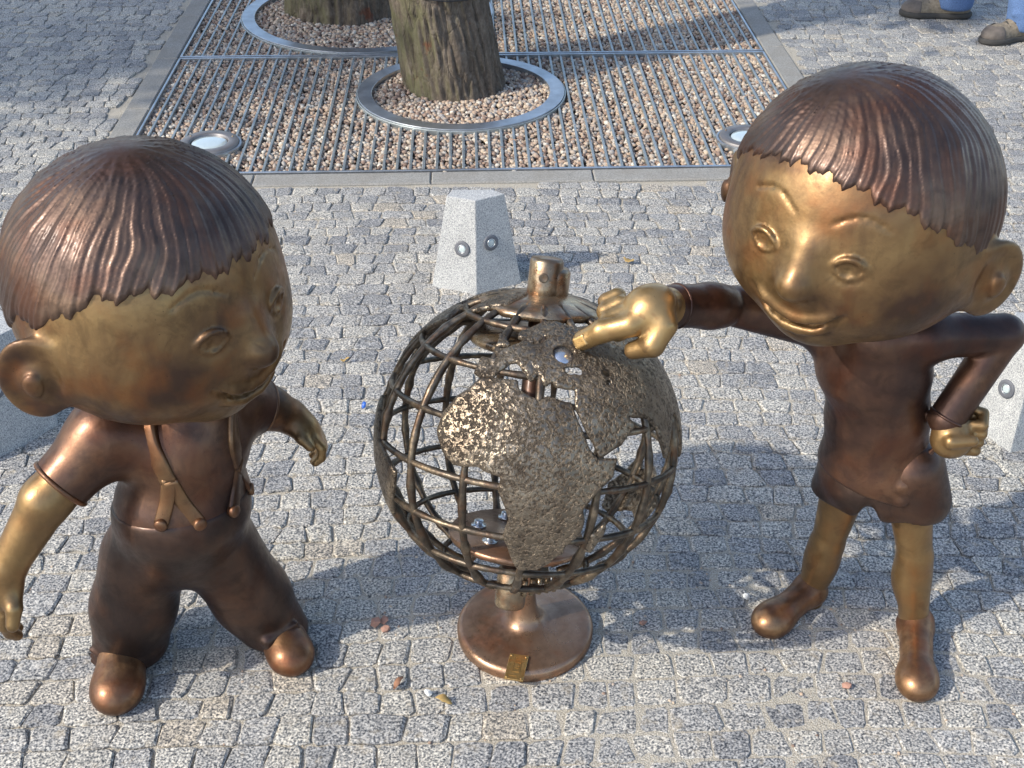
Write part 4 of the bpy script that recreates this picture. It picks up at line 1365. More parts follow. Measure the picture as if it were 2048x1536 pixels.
def bounds(*groups, m=0.06):
    p = np.concatenate([np.array(g, float).reshape(-1, 3) for g in groups])
    return p.min(0) - m, p.max(0) + m
def floor_cut(vol, z=-0.012):
    vol.keep(lambda x, y, z_: z - z_ + 0 * x + 0 * y)
    return vol
def shoe_vol(heel, toe, r0, r1, hgt, h=0.0032):
    heel, toe = np.array(heel, float), np.array(toe, float)
    d = toe - heel; d[2] = 0; L = np.linalg.norm(d); d /= L
    lo, hi = bounds([heel, toe], m=0.11)
    vol = Vol(lo, hi, h)
    vol.add(cone(heel + [0, 0, r0 * 0.9], toe - d * r1 * 0.8 + [0, 0, r1 * 0.42], r0, r1 * 0.80), 0.0)
    vol.add(ell(toe - d * r1 * 0.9 + [0, 0, r1 * 0.55], (r1 * 1.04, r1 * 1.25, r1 * 0.80), frame(Vector(d))), 0.02)
    vol.add(cone(heel + [0, 0, r0 * 0.9], heel + [0, 0, hgt], r0, r0 * 0.86), 0.02)
    return floor_cut(vol)

def set_wear(o, blobs):
    n = len(o.data.vertices)
    co = np.empty(n * 3, dtype=np.float32); o.data.vertices.foreach_get('co', co)
    co = co.reshape(-1, 3) + np.array(wloc(o), dtype=np.float32)
    w = np.zeros(n, dtype=np.float32)
    for (p, r_, a_) in blobs:
        d_ = np.linalg.norm(co - np.array(p, dtype=np.float32), axis=1)
        t = np.clip((1.25 - d_ / r_) / 0.5, 0, 1)
        w = np.maximum(w, a_ * t * t * (3 - 2 * t))
    a = o.data.attributes.new('wear', 'FLOAT', 'POINT')
    a.data.foreach_set('value', w)
# ===== the pointing figure, right
def statue_pointing():
    c = np.array(P(1728, 392, 1.615)); r = 0.188
    F_ = Vector((-0.60, -0.79, -0.10)).normalized()
    R = frame(F_, (0.06, -0.02, 1))
    neck = np.array(P(1758, 668, 1.645)); chest = np.array(P(1752, 735, 1.665)); waist = np.array(P(1755, 850, 1.67)); hip = np.array(P(1752, 945, 1.675))
    shl, shr = np.array(P(1672, 655, 1.71)), np.array(P(1850, 672, 1.625))
    elb1, wr1 = np.array(P(1470, 612, 1.665)), np.array(P(1350, 612, 1.60))
    elb2, wr2 = np.array(P(2008, 668, 1.64)), np.array(P(1893, 838, 1.60))
    h1, k1, a1 = np.array(P(1690, 970, 1.70)), np.array(P(1655, 1085, 1.705)), np.array(P(1618, 1192, 1.705))
    h2, k2, a2 = np.array(P(1818, 975, 1.635)), np.array(P(1830, 1110, 1.63)), np.array(P(1826, 1268, 1.615))
    tip = np.array(on_globe(1165, 681, GRAD + 0.021))
    palm = np.array(P(1296, 616, 1.545))
    g = empty('child_statue', (0.5 * (a1[0] + a2[0]), 0.5 * (a1[1] + a2[1]), 0))
    tag(g, 'bronze child statue in shorts pointing a finger at the globe', 'statue', 'bronze child statues')
    lo, hi = bounds([c - r * 1.15, c + r * 1.15, tip, palm, elb2, wr2, a1, a2, hip], m=0.075)
    body = Vol(lo, hi, 0.0038)
    chain(body, [neck + [0, 0, 0.03], neck, chest, waist, hip], [0.045, 0.045, 0.055, 0.050, 0.055], 0.02)
    chain(body, [chest, shl, elb1, wr1], [0.04, 0.034, 0.027, 0.025], 0.012)
    chain(body, [chest, shr, elb2, wr2], [0.04, 0.028, 0.024, 0.023], 0.010)
    chain(body, [hip, h1, k1, a1, a1 - [0, 0, 0.02]], [0.05, 0.040, 0.0285, 0.0245, 0.0245], 0.012)
    chain(body, [hip, h2, k2, a2, a2 - [0, 0, 0.02]], [0.05, 0.040, 0.0285, 0.0255, 0.0255], 0.012)
    body.add(ell(k1 + [0.0, 0.012, -0.045], (0.0305, 0.031, 0.055)), 0.02)
    body.add(ell(k2 + [0.004, 0.012, -0.05], (0.0315, 0.032, 0.06)), 0.02)
    up = np.array([-0.25, -0.35, 0.9])
    i0, i1, inr = hand_pointing(body, wr1, palm, tip, up, np.array([0.1, -1.0, -0.25]))
    # fist set on the hip, knuckles turned out
    hp = wr2 + np.array([0.010, -0.014, -0.028])
    body.add(ell(hp, (0.034, 0.028, 0.034)), 0.014)
    for i in range(4):
        b = hp + np.array([0.018, 0.004, 0.024 - 0.0165 * i])
        m1 = b + np.array([0.026 - 0.002 * abs(i - 1), -0.008, 0.004])
        m2 = m1 + np.array([0.006, 0.020, 0.010])
        m3 = m2 + np.array([-0.016, 0.008, 0.004])
        body.add(cone(b, m1, 0.0088, 0.0086), 0.002)
        body.add(cone(m1, m2, 0.0086, 0.0082), 0.001)
        body.add(cone(m2, m3, 0.0082, 0.0075), 0.001)
    body.add(cone(hp + np.array([-0.010, -0.022, 0.010]), hp + np.array([0.022, -0.026, 0.014]), 0.0125, 0.0095), 0.004)
    head_shape(body, c, R, r)
    bo = vol_part('body', body, M['skin'], g)
    set_wear(bo, [(palm, 0.075, 1.0), (tip, 0.06, 1.0), (wr2 + [0.02, 0, -0.03], 0.07, 0.45), (k1, 0.16, 0.38), (k2, 0.18, 0.38), (a1, 0.1, 0.38), (a2, 0.1, 0.38)])
    # polished pointing finger nail
    tq = tip - i1; tq /= np.linalg.norm(tq)
    inr = np.array(Vector((0, 0, CAM_H)) - Vector(tip)) * np.array([0.5, 1, 1]); inr = inr - tq * (inr @ tq); inr /= np.linalg.norm(inr)
    nl = Vol(tip - 0.03, tip + 0.03, 0.0014)
    nl.add(rbox(tip - tq * 0.003 + inr * 0.0128, (0.0092, 0.0110, 0.0030), np.array([np.cross(tq, inr), tq, inr]), 0.003))
    vol_part('fingernail', nl, M['hand'], g)
    # hair combed over from a side parting
    line = lambda az: 33 - 0.0050 * np.clip(az + 8, 0, 95) ** 2 - 0.0062 * np.clip(-8 - az, 0, 68) ** 2 - 22 * np.clip((np.abs(az) - 100) / 40, 0, 1)
    hv = hair_cap(c, R, r, 0.0030, line, (0.30, 0.10, 0.95), 0.55, 17, 4.0, 0.020)
    vol_part('hair', hv, M['hair'], g, 2)
    # shirt with long sleeves
    lo, hi = bounds([neck + [0, 0, 0.03], hip - [0, 0, 0.04], shl, wr1, shr, elb2, wr2], m=0.11)
    sh = Vol(lo, hi, 0.0038)
    RT = frame(Vector((-0.47, -0.88, 0)))
    chain(sh, [neck - [0, 0, 0.004], chest], [0.062, 0.078], 0.03)
    sh.add(ell(chest - [0.006, 0, 0], (0.090, 0.074, 0.075), RT), 0.03)
    sh.add(ell(waist + [-0.004, 0, 0.02], (0.086, 0.077, 0.10), RT), 0.03)
    sh.add(ell(hip + [0, 0, 0.020], (0.101, 0.092, 0.085), RT), 0.035)
    chain(sh, [shl * 0.7 + chest * 0.3, shl, elb1], [0.04, 0.042, 0.0325], 0.03)
    sh.add(cone(elb1 * 0.75 + wr1 * 0.25, wr1 * 0.96 + palm * 0.04, 0.0345, 0.0325), 0.004)
    sh.add(ell(elb1 * 0.55 + wr1 * 0.45, (0.037, 0.034, 0.034)), 0.012)
    chain(sh, [shr * 0.8 + chest * 0.2, shr, elb2], [0.038, 0.037, 0.0315], 0.025)
    sh.add(cone(elb2, wr2, 0.0305, 0.0285), 0.006)
    # hem and drag folds
    fd = np.array(Vector((-0.47, -0.88, 0)).normalized())
    sd_ = np.array(Vector((0.88, -0.47, 0)).normalized())
    for (z0, z1, rr_) in ((-0.020, 0.035, 0.010), (0.0, 0.075, 0.009), (-0.004, 0.03, 0.007)):
        p0 = hip + fd * 0.072 + sd_ * 0.005 + [0, 0, z0]
        p1 = hip + fd * 0.058 + sd_ * 0.055 + [0, 0, z0 * 0.4 + z1 * 0.5]
        p2 = hip + fd * 0.02 + sd_ * 0.086 + [0, 0, z1 + 0.02]
        sh.add(cone(p0 + fd * 0.006, p1 + fd * 0.008, rr_ * 0.5, rr_), 0.009); sh.add(cone(p1 + fd * 0.008, p2 + fd * 0.0, rr_, rr_ * 0.4), 0.012)
    hemn = Vector((-0.22, -0.10, -1))
    sh.keep(plane(hip - np.array([0, 0, 0.006]), hemn), 0.005)
    vol_part('shirt', sh, M['cloth'], g)
    for (p_, q_, ra) in ((wr1, elb1, 0.0325), (wr2, elb2, 0.0285)):
        n_ = Vector(p_ - q_).normalized()
        v, f = ring_tube(Vector(p_) - n_ * 0.003, n_, n_.orthogonal().normalized(), ra - 0.0005, 0.0028, 40, 8)
        part('cuff', v, f, M['cloth'], g)
    # shorts with two wide legs
    lo, hi = bounds([hip + [0, 0, 0.05], h1, h2, k1, k2], m=0.11)
    so = Vol(lo, hi, 0.0038)
    so.add(ell(hip + [0, 0, -0.012], (0.095, 0.083, 0.075), RT), 0.0)
    e1 = h1 * 0.5 + k1 * 0.5 + [0, 0, 0.050]; e2 = h2 * 0.5 + k2 * 0.5 + [0, 0, 0.052]
    so.add(cone(h1 + [0.010, 0, 0.04], e1, 0.058, 0.053), 0.014)
    so.add(cone(h2 + [-0.006, 0, 0.04], e2, 0.058, 0.055), 0.014)
    so.keep(plane((e1 + e2) / 2 - np.array([0, 0, 0.012]), (0.05, 0, -1)), 0.008)
    mid_ = (e1 + e2) / 2
    fdv = np.array(Vector((-0.47, -0.88, 0)).normalized())
    so.cut(cone(mid_ + fdv * 0.12 + [0, 0, 0.008], mid_ - fdv * 0.12 + [0, 0, 0.008], 0.010, 0.010), 0.012)
    so.cut(cone(mid_ + fdv * 0.12 + [0, 0, -0.018], mid_ - fdv * 0.12 + [0, 0, -0.018], 0.024, 0.024), 0.008)
    so.cut(cone(mid_ + fdv * 0.068 + [0, 0, 0.0], mid_ + fdv * 0.094 + [0, 0, 0.055], 0.010, 0.004), 0.014)
    for e in (e1, e2):
        so.cut(cone(e - [0, 0, 0.03], e - [0, 0, 0.10], 0.050, 0.055), 0.005)
    vol_part('shorts', so, M['pants'], g)
    for (a, tx, r0, r1) in ((a1, G(1522, 1268), 0.0285, 0.034), (a2, G(1832, 1400), 0.0295, 0.034)):
        sv_ = shoe_vol((a[0], a[1], 0), tx, r0, r1, 0.034)
        vol_part('shoe', sv_, M['shoe'], g)
    return g
statue_pointing()

# ===== the figure with braces, left
def statue_braces():
    c = np.array(P(292, 548, 1.555)); r = 0.196
    F_ = Vector((0.84, -0.53, -0.10)).normalized()
    R = frame(F_, (0.02, -0.02, 1))
    neck = np.array(P(395, 800, 1.60)); chest = np.array(P(375, 885, 1.59)); belly = np.array(P(362, 1000, 1.575)); hip = np.array(P(365, 1085, 1.59))
    shl, shr = np.array(P(215, 868, 1.545)), np.array(P(478, 805, 1.655))
    elb1, wr1 = np.array(P(92, 1000, 1.475)), np.array(P(12, 1140, 1.44))
    elb2, wr2 = np.array(P(536, 815, 1.685)), np.array(P(578, 832, 1.70))
    h1, k1, a1 = np.array(P(290, 1110, 1.58)), np.array(P(268, 1210, 1.57)), np.array(P(262, 1325, 1.565))
    h2, k2, a2 = np.array(P(440, 1105, 1.60)), np.array(P(502, 1190, 1.61)), np.array(P(556, 1268, 1.612))
    g = empty('child_statue', (0.5 * (a1[0] + a2[0]), 0.5 * (a1[1] + a2[1]), 0))
    tag(g, 'bronze child statue in long trousers and braces, left of the globe', 'statue', 'bronze child statues')
    lo, hi = bounds([c - r * 1.15, c + r * 1.15, elb1, wr1 - [0.03, 0.03, 0.10], wr2 + [0.10, 0, 0], a1, a2], m=0.06)
    body = Vol(lo, hi, 0.0038)
    chain(body, [neck + [0, 0, 0.05], neck, chest, belly, hip], [0.05, 0.05, 0.07, 0.085, 0.075], 0.03)
    chain(body, [chest, shl, elb1, wr1], [0.05, 0.045, 0.038, 0.028], 0.012)
    chain(body, [chest, shr, elb2, wr2], [0.05, 0.040, 0.036, 0.030], 0.012)
    chain(body, [hip, h1, k1, a1], [0.06, 0.05, 0.045, 0.035], 0.012)
    chain(body, [hip, h2, k2, a2], [0.06, 0.05, 0.045, 0.035], 0.012)
    fw = wr1 - elb1
    hand_open(body, wr1, fw * 0.7 + np.array([-0.03, 0, -0.12]), (-0.5, -0.6, 0.5), (0.9, -0.1, -0.2), 1.0, 0.35, 0.1, (0.85, 0.7, 0.15))
    hand_open(body, wr2, (0.62, -0.10, -0.48), (0.55, 0.15, 0.75), (0.25, -1.0, 0.1), 0.78, 0.75, 0.15, (0.6, 0.75, -0.1))
    head_shape(body, c, R, r)
    # fold creases of the near elbow
    bo = vol_part('body', body, M['skin'], g)
    set_wear(bo, [(elb1 * 0.5 + wr1 * 0.5, 0.10, 0.32), (elb1, 0.09, 0.32), (wr2 + [0.05, 0, -0.05], 0.06, 0.3)])
    line = lambda az: 17 + 7 * np.cos(np.radians(az)) - 15 * np.clip((np.abs(az) - 62) / 25, 0, 1) - 26 * np.clip((np.abs(az) - 100) / 40, 0, 1)
    hv = hair_cap(c, R, r, 0.0030, line, (0.0, -0.12, 1.0), 0.35, 19, 1.5, 0.022)
    vol_part('hair', hv, M['hair'], g, 2)
    # short-sleeved shirt
    RT = frame(Vector((0.35, -0.93, 0)))
    lo, hi = bounds([neck + [0, 0, 0.03], hip, shl, elb1, shr, elb2], m=0.11)
    sh = Vol(lo, hi, 0.0038)
    chain(sh, [neck, chest], [0.062, 0.085], 0.03)
    sh.add(ell(chest, (0.098, 0.085, 0.085), RT), 0.03)
    sh.add(ell(belly, (0.106, 0.102, 0.09), RT), 0.04)
    s1e = shl * 0.30 + elb1 * 0.70
    chain(sh, [chest * 0.4 + shl * 0.6, shl, s1e], [0.055, 0.054, 0.0475], 0.035)
    s2e = shr * 0.35 + elb2 * 0.65
    chain(sh, [chest * 0.4 + shr * 0.6, shr, s2e], [0.050, 0.048, 0.044], 0.03)
    n1 = (elb1 - shl) / np.linalg.norm(elb1 - shl); n2 = (elb2 - shr) / np.linalg.norm(elb2 - shr)
    sh.cut((plane(s1e + n1 * 0.012, -n1), s1e - 0.08, s1e + 0.08 + n1 * 0.06), 0.006)
    sh.cut((plane(s2e + n2 * 0.010, -n2), s2e - [0.02, 0.07, 0.07], s2e + [0.09, 0.07, 0.07]), 0.006)
    vol_part('shirt', sh, M['cloth'], g)
    for (s_, n_, ra) in ((s1e + n1 * 0.008, n1, 0.0465), (s2e + n2 * 0.006, n2, 0.043)):
        u = Vector(n_).orthogonal().normalized()
        v, f = ring_tube(s_, n_, u, ra, 0.0042, 48, 10)
        part('sleeve_hem', v, f, M['shoe'], g)
    # trousers
    lo, hi = bounds([belly + [0, 0, 0.03], h1, h2, a1, a2], m=0.11)
    tr = Vol(lo, hi, 0.0038)
    tr.add(ell(belly + [0, 0, -0.012], (0.112, 0.107, 0.095), RT), 0)
    tr.add(ell(hip + [0, 0, 0.015], (0.108, 0.092, 0.085), RT), 0.04)
    chain(tr, [h1, k1, a1 + [0, -0.004, 0.012]], [0.074, 0.069, 0.063], 0.025)
    chain(tr, [h2, k2, a2 + [0, -0.004, 0.012]], [0.072, 0.065, 0.057], 0.025)
    for (a, k_, fc) in ((a1, k1, 0.063), (a2, k2, 0.057)):
        for i in range(3):
            ph = 0.4 + i * 0.9
            t = 0.05 + 0.11 * i
            p = a * (1 - t) + k_ * t + np.array([0, 0, 0.022])
            w = np.array([math.cos(ph), -abs(math.sin(ph)), 0])
            fc = fc * 1.03
            s0 = p + np.array([-0.8, -0.55, 0]) * fc + [0, 0, 0.012]
            s1 = p + np.array([0.1, -1.0, 0]) * fc
            s2 = p + np.array([0.85, -0.5, 0]) * fc + [0, 0, 0.010]
            tr.add(cone(s0, s1, 0.004, 0.010), 0.008); tr.add(cone(s1, s2, 0.010, 0.004), 0.008)
    wl_ = belly + np.array([0, 0, 0.010])
    tr.keep(plane(wl_, (-0.05, 0.16, 1)), 0.006)
    lowp = min(a1[2], a2[2])
    tr.keep(lambda x, y, z: (0.016 - z) + 0 * x + 0 * y, 0.006)
    vol_part('trousers', tr, M['pants'], g)
    # braces: each a strap from the shoulder forking to two buttons
    bod = lambda p: None
    shF = sh
    def on_front(px, py, lift):
        """first hit of the clothing when looking along -y from the front, then lifted"""
        d_ = ray(px, py).normalized(); o_ = Vector((0, 0, CAM_H))
        best = None
        for t in np.arange(1.5, 2.4, 0.002):
            q = np.array(o_ + d_ * t)
            for vv in (shF, tr):
                i_ = np.round((q - vv.lo) / vv.h).astype(int)
                if (i_ >= 0).all() and (i_ < vv.n).all() and vv.F[tuple(i_)] < 0:
                    return Vector(q) - d_ * lift
        return None
    def strap(pxs, w, name='brace', parent=g):
        pts = [on_front(x, y, 0.001) for x, y in pxs]
        pts = [p for p in pts if p is not None]
        if len(pts) < 2: return None
        # resample smoothly
        P_ = []
        for i in range(len(pts) - 1):
            for t in np.linspace(0, 1, 6, endpoint=False): P_.append(pts[i].lerp(pts[i + 1], t))
        P_.append(pts[-1])
        for _ in range(4):
            P_ = [P_[0]] + [(P_[i - 1] + P_[i] * 2 + P_[i + 1]) / 4 for i in range(1, len(P_) - 1)] + [P_[-1]]
        V_, F2 = [], []
        for i, p in enumerate(P_):
            t = (P_[min(i + 1, len(P_) - 1)] - P_[max(i - 1, 0)]).normalized()
            ax_ = Vector(chest * 0.5 + belly * 0.5); ax_.z = p.z
            nn_ = (p - ax_).normalized(); nn_ = (nn_ - t * nn_.dot(t)).normalized()
            s_ = t.cross(nn_)
            for (a_, b_) in ((-w, -0.008), (-w, 0.0018), (-w * 0.8, 0.0034), (w * 0.8, 0.0034), (w, 0.0018), (w, -0.008)):
                V_.append(p + s_ * a_ + nn_ * b_)
        for i in range(len(P_) - 1):
            for k in range(6): F2.append((i * 6 + k, i * 6 + (k + 1) % 6, (i + 1) * 6 + (k + 1) % 6, (i + 1) * 6 + k))
        F2 += [(5, 4, 3, 2, 1, 0), tuple((len(P_) - 1) * 6 + k for k in range(6))]
        return mesh_obj(name, V_, F2, M['strap'], parent, origin=tuple(wloc(parent)))
    for (main, forks) in (([(300, 818), (292, 850), (300, 890), (320, 930), (338, 965)], [[(338, 960), (335, 1000), (322, 1050)], [(340, 962), (365, 1005), (400, 1048)]]),
                          ([(470, 800), (468, 840), (470, 890), (478, 930)], [[(478, 926), (474, 970), (468, 1022)], [(479, 928), (490, 952), (500, 978)]])):
        b = strap(main, 0.0135)
        for fk in forks:
            s_ = strap(fk, 0.0115, 'brace_end', b if b is not None else g)
            e = on_front(*fk[-1], 0.004)
            if e is not None and b is not None:
                nn_ = (e - Vector(belly)); nn_.z *= 0.2
                v, f = lathe([(0.0105, -0.006), (0.0105, 0.004), (0.0085, 0.0062), (0.002, 0.0068)], e, nn_.normalized(), 20)
                mesh_obj('button', v, f, M['shoe'], b, origin=tuple(wloc(b)))
    for (a, tx, r0, r1) in ((a1, G(232, 1428), 0.046, 0.043), (a2, G(596, 1348), 0.041, 0.039)):
        sv_ = shoe_vol((a[0], a[1], 0), tx, r0, r1, 0.045)
        vol_part('shoe', sv_, M['shoe'], g)
    return g
statue_braces()

# ------------------------------------------------------------------ the passer-by at the upper right
M['jeans'] = mat_plain('blue_denim', (0.085, 0.15, 0.30), 0.85, var=0.35, scale=260)
M['jacket'] = mat_plain('grey_jacket', (0.16, 0.17, 0.18), 0.8)
M['person_skin'] = mat_plain('skin', (0.55, 0.36, 0.27), 0.55, var=0.1)
M['person_hair'] = mat_plain('brown_hair', (0.06, 0.04, 0.03), 0.6)
M['suede'] = mat_plain('beige_suede', (0.20, 0.165, 0.12), 0.9, var=0.3, scale=90)
M['sole'] = mat_plain('dark_rubber_sole', (0.05, 0.047, 0.043), 0.8)
M['leather'] = mat_plain('grey_shoe_panel', (0.12, 0.10, 0.085), 0.7)
def person():
    t1, t2 = G(1962, 88), G(1800, 30)                      # toes
    d1, d2 = Vector((0.93, 0.36, 0)).normalized(), Vector((0.99, -0.12, 0)).normalized()
    a1, a2 = np.array(t1 + d1 * 0.195), np.array(t2 + d2 * 0.205)
    an1, an2 = a1 + [0, 0, 0.09], a2 + [0, 0, 0.09]
    mid = (a1 + a2) / 2
    g = empty('person', (mid[0], mid[1], 0))
    tag(g, 'person in blue jeans and beige grey walking shoes', 'person')
    k1, k2 = a1 + [-0.02, 0.02, 0.50], a2 + [-0.03, -0.02, 0.50]
    hp = mid + np.array([0, 0, 0.93])
    sd = np.array((a1 - a2)); sd[2] = 0; sd /= np.linalg.norm(sd)
    h1, h2 = hp + sd * 0.10 - [0, 0, 0.06], hp - sd * 0.10 - [0, 0, 0.06]
    chest = hp + np.array([0, 0, 0.38]); neck = hp + np.array([0, 0, 0.55]); head = hp + np.array([-0.02, 0, 0.70])
    s1, s2 = hp + sd * 0.19 + [0, 0, 0.48], hp - sd * 0.19 + [0, 0, 0.48]
    e1, e2 = s1 + sd * 0.07 - [0, 0, 0.29], s2 - sd * 0.07 - [0, 0, 0.29]
    w1, w2 = e1 + np.array([-0.10, -0.02, -0.23]), e2 + np.array([-0.10, 0.02, -0.23])
    lo, hi = bounds([an1, an2, head, e1, e2, w1, w2, hp], m=0.17)
    b = Vol(lo, hi, 0.011)
    chain(b, [h1, k1, an1], [0.07, 0.05, 0.04], 0.02); chain(b, [h2, k2, an2], [0.07, 0.05, 0.04], 0.02)
    chain(b, [hp, chest, neck, head], [0.11, 0.12, 0.055, 0.06], 0.04)
    chain(b, [s1, e1, w1], [0.05, 0.04, 0.03], 0.02); chain(b, [s2, e2, w2], [0.05, 0.04, 0.03], 0.02)
    RH = frame((-1, -0.1, -0.15))
    b.add(ell(head, (0.078, 0.098, 0.118), RH), 0.03)
    b.add(cone(head + [-0.092, -0.01, 0.0], head + [-0.112, -0.012, -0.028], 0.009, 0.014), 0.015)
    for w in (w1, w2):
        hand_open(b, w, (-0.15, 0, -1), (0, 1 if w is w2 else -1, 0), (-1, 0, 0), 1.15, 0.3)
    vol_part('body', b, M['person_skin'], g, 2)
    hv = Vol(head - 0.17, head + 0.17, 0.008)
    hv.add(ell(head + [0.012, 0, 0.018], (0.088, 0.104, 0.118), RH))
    hv.keep(plane(head + np.array([-0.045, 0, 0.02]), (-0.8, 0, -0.6)), 0.02)
    vol_part('hair', hv, M['person_hair'], g, 2)
    jk = Vol(*bounds([hp, neck, e1, e2, w1, w2], m=0.2), 0.012)
    jk.add(ell(chest - [0, 0, 0.05], (0.14, 0.20, 0.30), frame((0, 1, 0)) if False else np.array([[1, 0, 0], sd, np.cross([1, 0, 0], sd)])), 0.03)
    chain(jk, [s1, e1, w1], [0.075, 0.06, 0.048], 0.05); chain(jk, [s2, e2, w2], [0.075, 0.06, 0.048], 0.05)
    jk.add(cone(chest, neck, 0.13, 0.075), 0.05)
    jk.keep(plane(hp - np.array([0, 0, 0.06]), (0, 0, -1)), 0.01)
    vol_part('jacket', jk, M['jacket'], g, 2)
    je = Vol(*bounds([an1, an2, hp], m=0.17), 0.009)
    je.add(ell(hp - [0, 0, 0.03], (0.15, 0.15, 0.13)), 0)
    for (h, k, a) in ((h1, k1, an1), (h2, k2, an2)):
        chain(je, [h, k, a + [0.008, 0, -0.018]], [0.10, 0.080, 0.078], 0.03)
        for q in range(3):
            je.add(cone(a + [-0.065, -0.04 + 0.02 * q, 0.02 + 0.035 * q], a + [0.03, -0.07, 0.035 + 0.03 * q], 0.006, 0.012), 0.02)
    je.keep(plane(an1 - np.array([0, 0, 0.050]), (0, 0, -1)), 0.008)
    vol_part('jeans', je, M['jeans'], g, 2)
    for (t, d) in ((t1, d1), (t2, d2)):
        t = np.array(t); d = np.array(d); sdv = np.array([-d[1], d[0], 0])
        RS = np.array([sdv, d, [0, 0, 1]])
        up = Vol(*bounds([t, t + d * 0.30], m=0.13), 0.005)
        up.add(ell(t + d * 0.075 + [0, 0, 0.030], (0.046, 0.072, 0.042), RS))
        up.add(ell(t + d * 0.20 + [0, 0, 0.035], (0.040, 0.085, 0.050), RS), 0.03)
        up.add(cone(t + d * 0.14 + [0, 0, 0.05], t + d * 0.225 + [0, 0, 0.10], 0.034, 0.044), 0.03)
        up.keep(lambda x, y, z: 0.018 - z + 0 * x + 0 * y)
        sh = vol_part('shoe', up, M['suede'], g)
        so = Vol(*bounds([t, t + d * 0.30], m=0.09), 0.004)
        so.add(ell(t + d * 0.075 + [0, 0, 0.016], (0.052, 0.082, 0.05), RS))
        so.add(ell(t + d * 0.20 + [0, 0, 0.016], (0.046, 0.095, 0.05), RS), 0.03)
        so.keep(lambda x, y, z: np.maximum(z - 0.026, 0.001 - z) + 0 * x + 0 * y, 0.006)
        v, q = so.mesh(2)
        mesh_obj('sole', v, q, M['sole'], sh, origin=tuple(wloc(sh)))
        tc = Vol(*bounds([t, t + d * 0.12], m=0.07), 0.004)
        tc.add(ell(t + d * 0.075 + [0, 0, 0.031], (0.049, 0.076, 0.044), RS))
        tc.keep(plane(t + d * 0.075, d), 0.004); tc.keep(lambda x, y, z: 0.020 - z + 0 * x + 0 * y)
        v, q = tc.mesh(2)
        mesh_obj('toe_cap', v, q, M['leather'], sh, origin=tuple(wloc(sh)))
        for q in range(4):
            p = t + d * (0.105 + 0.024 * q) + np.array([0, 0, 0.070 + 0.013 * q])
            v, f = tube([p - sdv * 0.027 - [0, 0, 0.008], p + [0, 0, 0.008], p + sdv * 0.027 - [0, 0, 0.008]], 0.0035, 7)
            mesh_obj('lace', v, f, M['sole'], sh, origin=tuple(wloc(sh)))
person()

# ------------------------------------------------------------------ litter on the paving
M['dry_leaf'] = mat_plain('dry_leaf', (0.24, 0.12, 0.07), 0.8, var=0.4)
M['yellow_leaf'] = mat_plain('yellow_leaf', (0.42, 0.28, 0.10), 0.8, var=0.3)
M['blue_scrap'] = mat_plain('blue_scrap', (0.02, 0.10, 0.42), 0.4)
M['white_stone'] = mat_plain('white_stone', (0.62, 0.62, 0.60), 0.8)
M['red_stone'] = mat_plain('reddish_stone', (0.34, 0.19, 0.14), 0.85)
def leaf_bit(px, py, L, W, rot, mat, name, label, cat, curl=0.3, seed=1):
    p = G(px, py, 0.006); r = random.Random(seed)
    n = 7; v, f = [], []
    for i in range(n):
        t = i / (n - 1)
        w = W * math.sin(math.pi * min(0.97, 0.06 + 0.94 * t)) ** 0.7 * (0.8 + 0.4 * r.random())
        for k, s in enumerate((-1, 0, 1)):
            x, y = (t - 0.5) * L, s * w
            z = curl * W * abs(s) + 0.004 * math.sin(t * 5 + seed) + 0.003 * r.random()
            v.append(Vector((p.x + x * math.cos(rot) - y * math.sin(rot), p.y + x * math.sin(rot) + y * math.cos(rot), p.z + z)))
    for i in range(n - 1):
        for k in range(2): f.append((i * 3 + k, i * 3 + k + 1, i * 3 + k + 4, i * 3 + k + 3))
    o = mesh_obj(name, v, f, M[mat], origin=(p.x, p.y, 0.0))
    m = o.modifiers.new('thick', 'SOLIDIFY'); m.thickness = 0.0012
    tag(o, label, cat)
leaf_bit(1257, 522, 0.032, 0.009, 2.5, 'yellow_leaf', 'fallen_leaf', 'small orange leaf on the cobbles behind the pointing hand', 'leaf', seed=2)
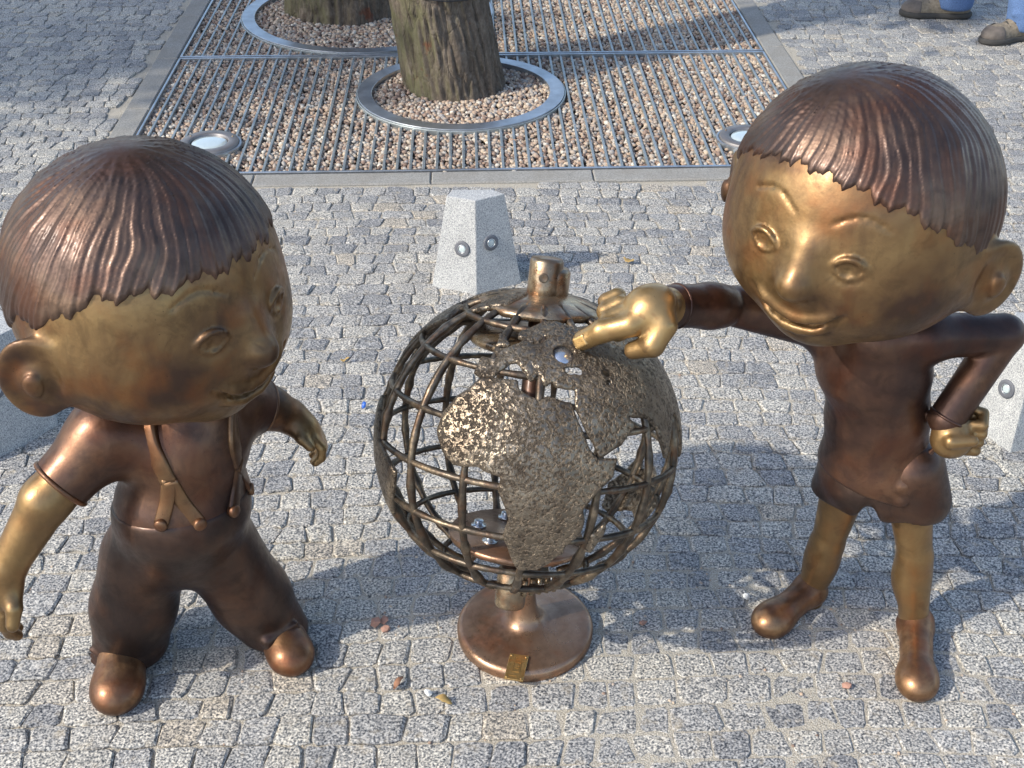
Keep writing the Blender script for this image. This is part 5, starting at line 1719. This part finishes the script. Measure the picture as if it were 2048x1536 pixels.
leaf_bit(690, 720, 0.022, 0.004, 0.15, 'yellow_leaf', 'fallen_leaf', 'thin yellow leaf strip on the cobbles near the left statue\'s nose', 'leaf', seed=3)
leaf_bit(728, 812, 0.017, 0.005, 1.3, 'blue_scrap', 'plastic_scrap', 'tiny blue plastic scrap on the cobbles left of the globe', 'scrap', seed=4)
leaf_bit(797, 1366, 0.030, 0.005, 1.1, 'dry_leaf', 'fallen_leaf', 'reddish brown leaf sliver left of the globe foot', 'leaf', seed=5)
leaf_bit(888, 1402, 0.030, 0.007, -0.4, 'yellow_leaf', 'fallen_leaf', 'tan curled leaf on the cobbles below the globe foot', 'leaf', seed=6)
leaf_bit(1385, 600, 0.02, 0.005, 0.8, 'dry_leaf', 'fallen_leaf', 'brown leaf crumb under the pointing arm', 'leaf', seed=7)
def stone_bit(px, py, s, mat, name, label, cat, seed):
    p = G(px, py, 0.002)
    v, f = pebble_mesh(np.array([[p.x, p.y, 0.002 + s * 0.4]]), np.array([s]), seed)
    tag(mesh_obj(name, v, f, M[mat], smooth=False, origin=(p.x, p.y, 0)), label, cat)
stone_bit(752, 1248, 0.0115, 'red_stone', 'stone_chip', 'largest of three reddish stone chips left of the globe foot', 'stone', 3)
stone_bit(768, 1243, 0.008, 'red_stone', 'stone_chip', 'rearmost of three reddish stone chips left of the globe foot', 'stone', 4)
stone_bit(772, 1260, 0.009, 'red_stone', 'stone_chip', 'lowest of three reddish stone chips left of the globe foot', 'stone', 6)
stone_bit(857, 1388, 0.0085, 'white_stone', 'stone_chip', 'small white stone on the cobbles left of the globe plaque', 'stone', 7)
stone_bit(1693, 1373, 0.008, 'red_stone', 'stone_chip', 'pink stone chip lying between the pointing statue\'s shoes', 'stone', 8)
stone_bit(1285, 1248, 0.008, 'red_stone', 'stone_chip', 'brown stone chip on the cobbles right of the globe foot', 'stone', 9)
stone_bit(1492, 1195, 0.008, 'white_stone', 'stone_chip', 'pale stone behind the pointing statue\'s left shoe', 'stone', 10)
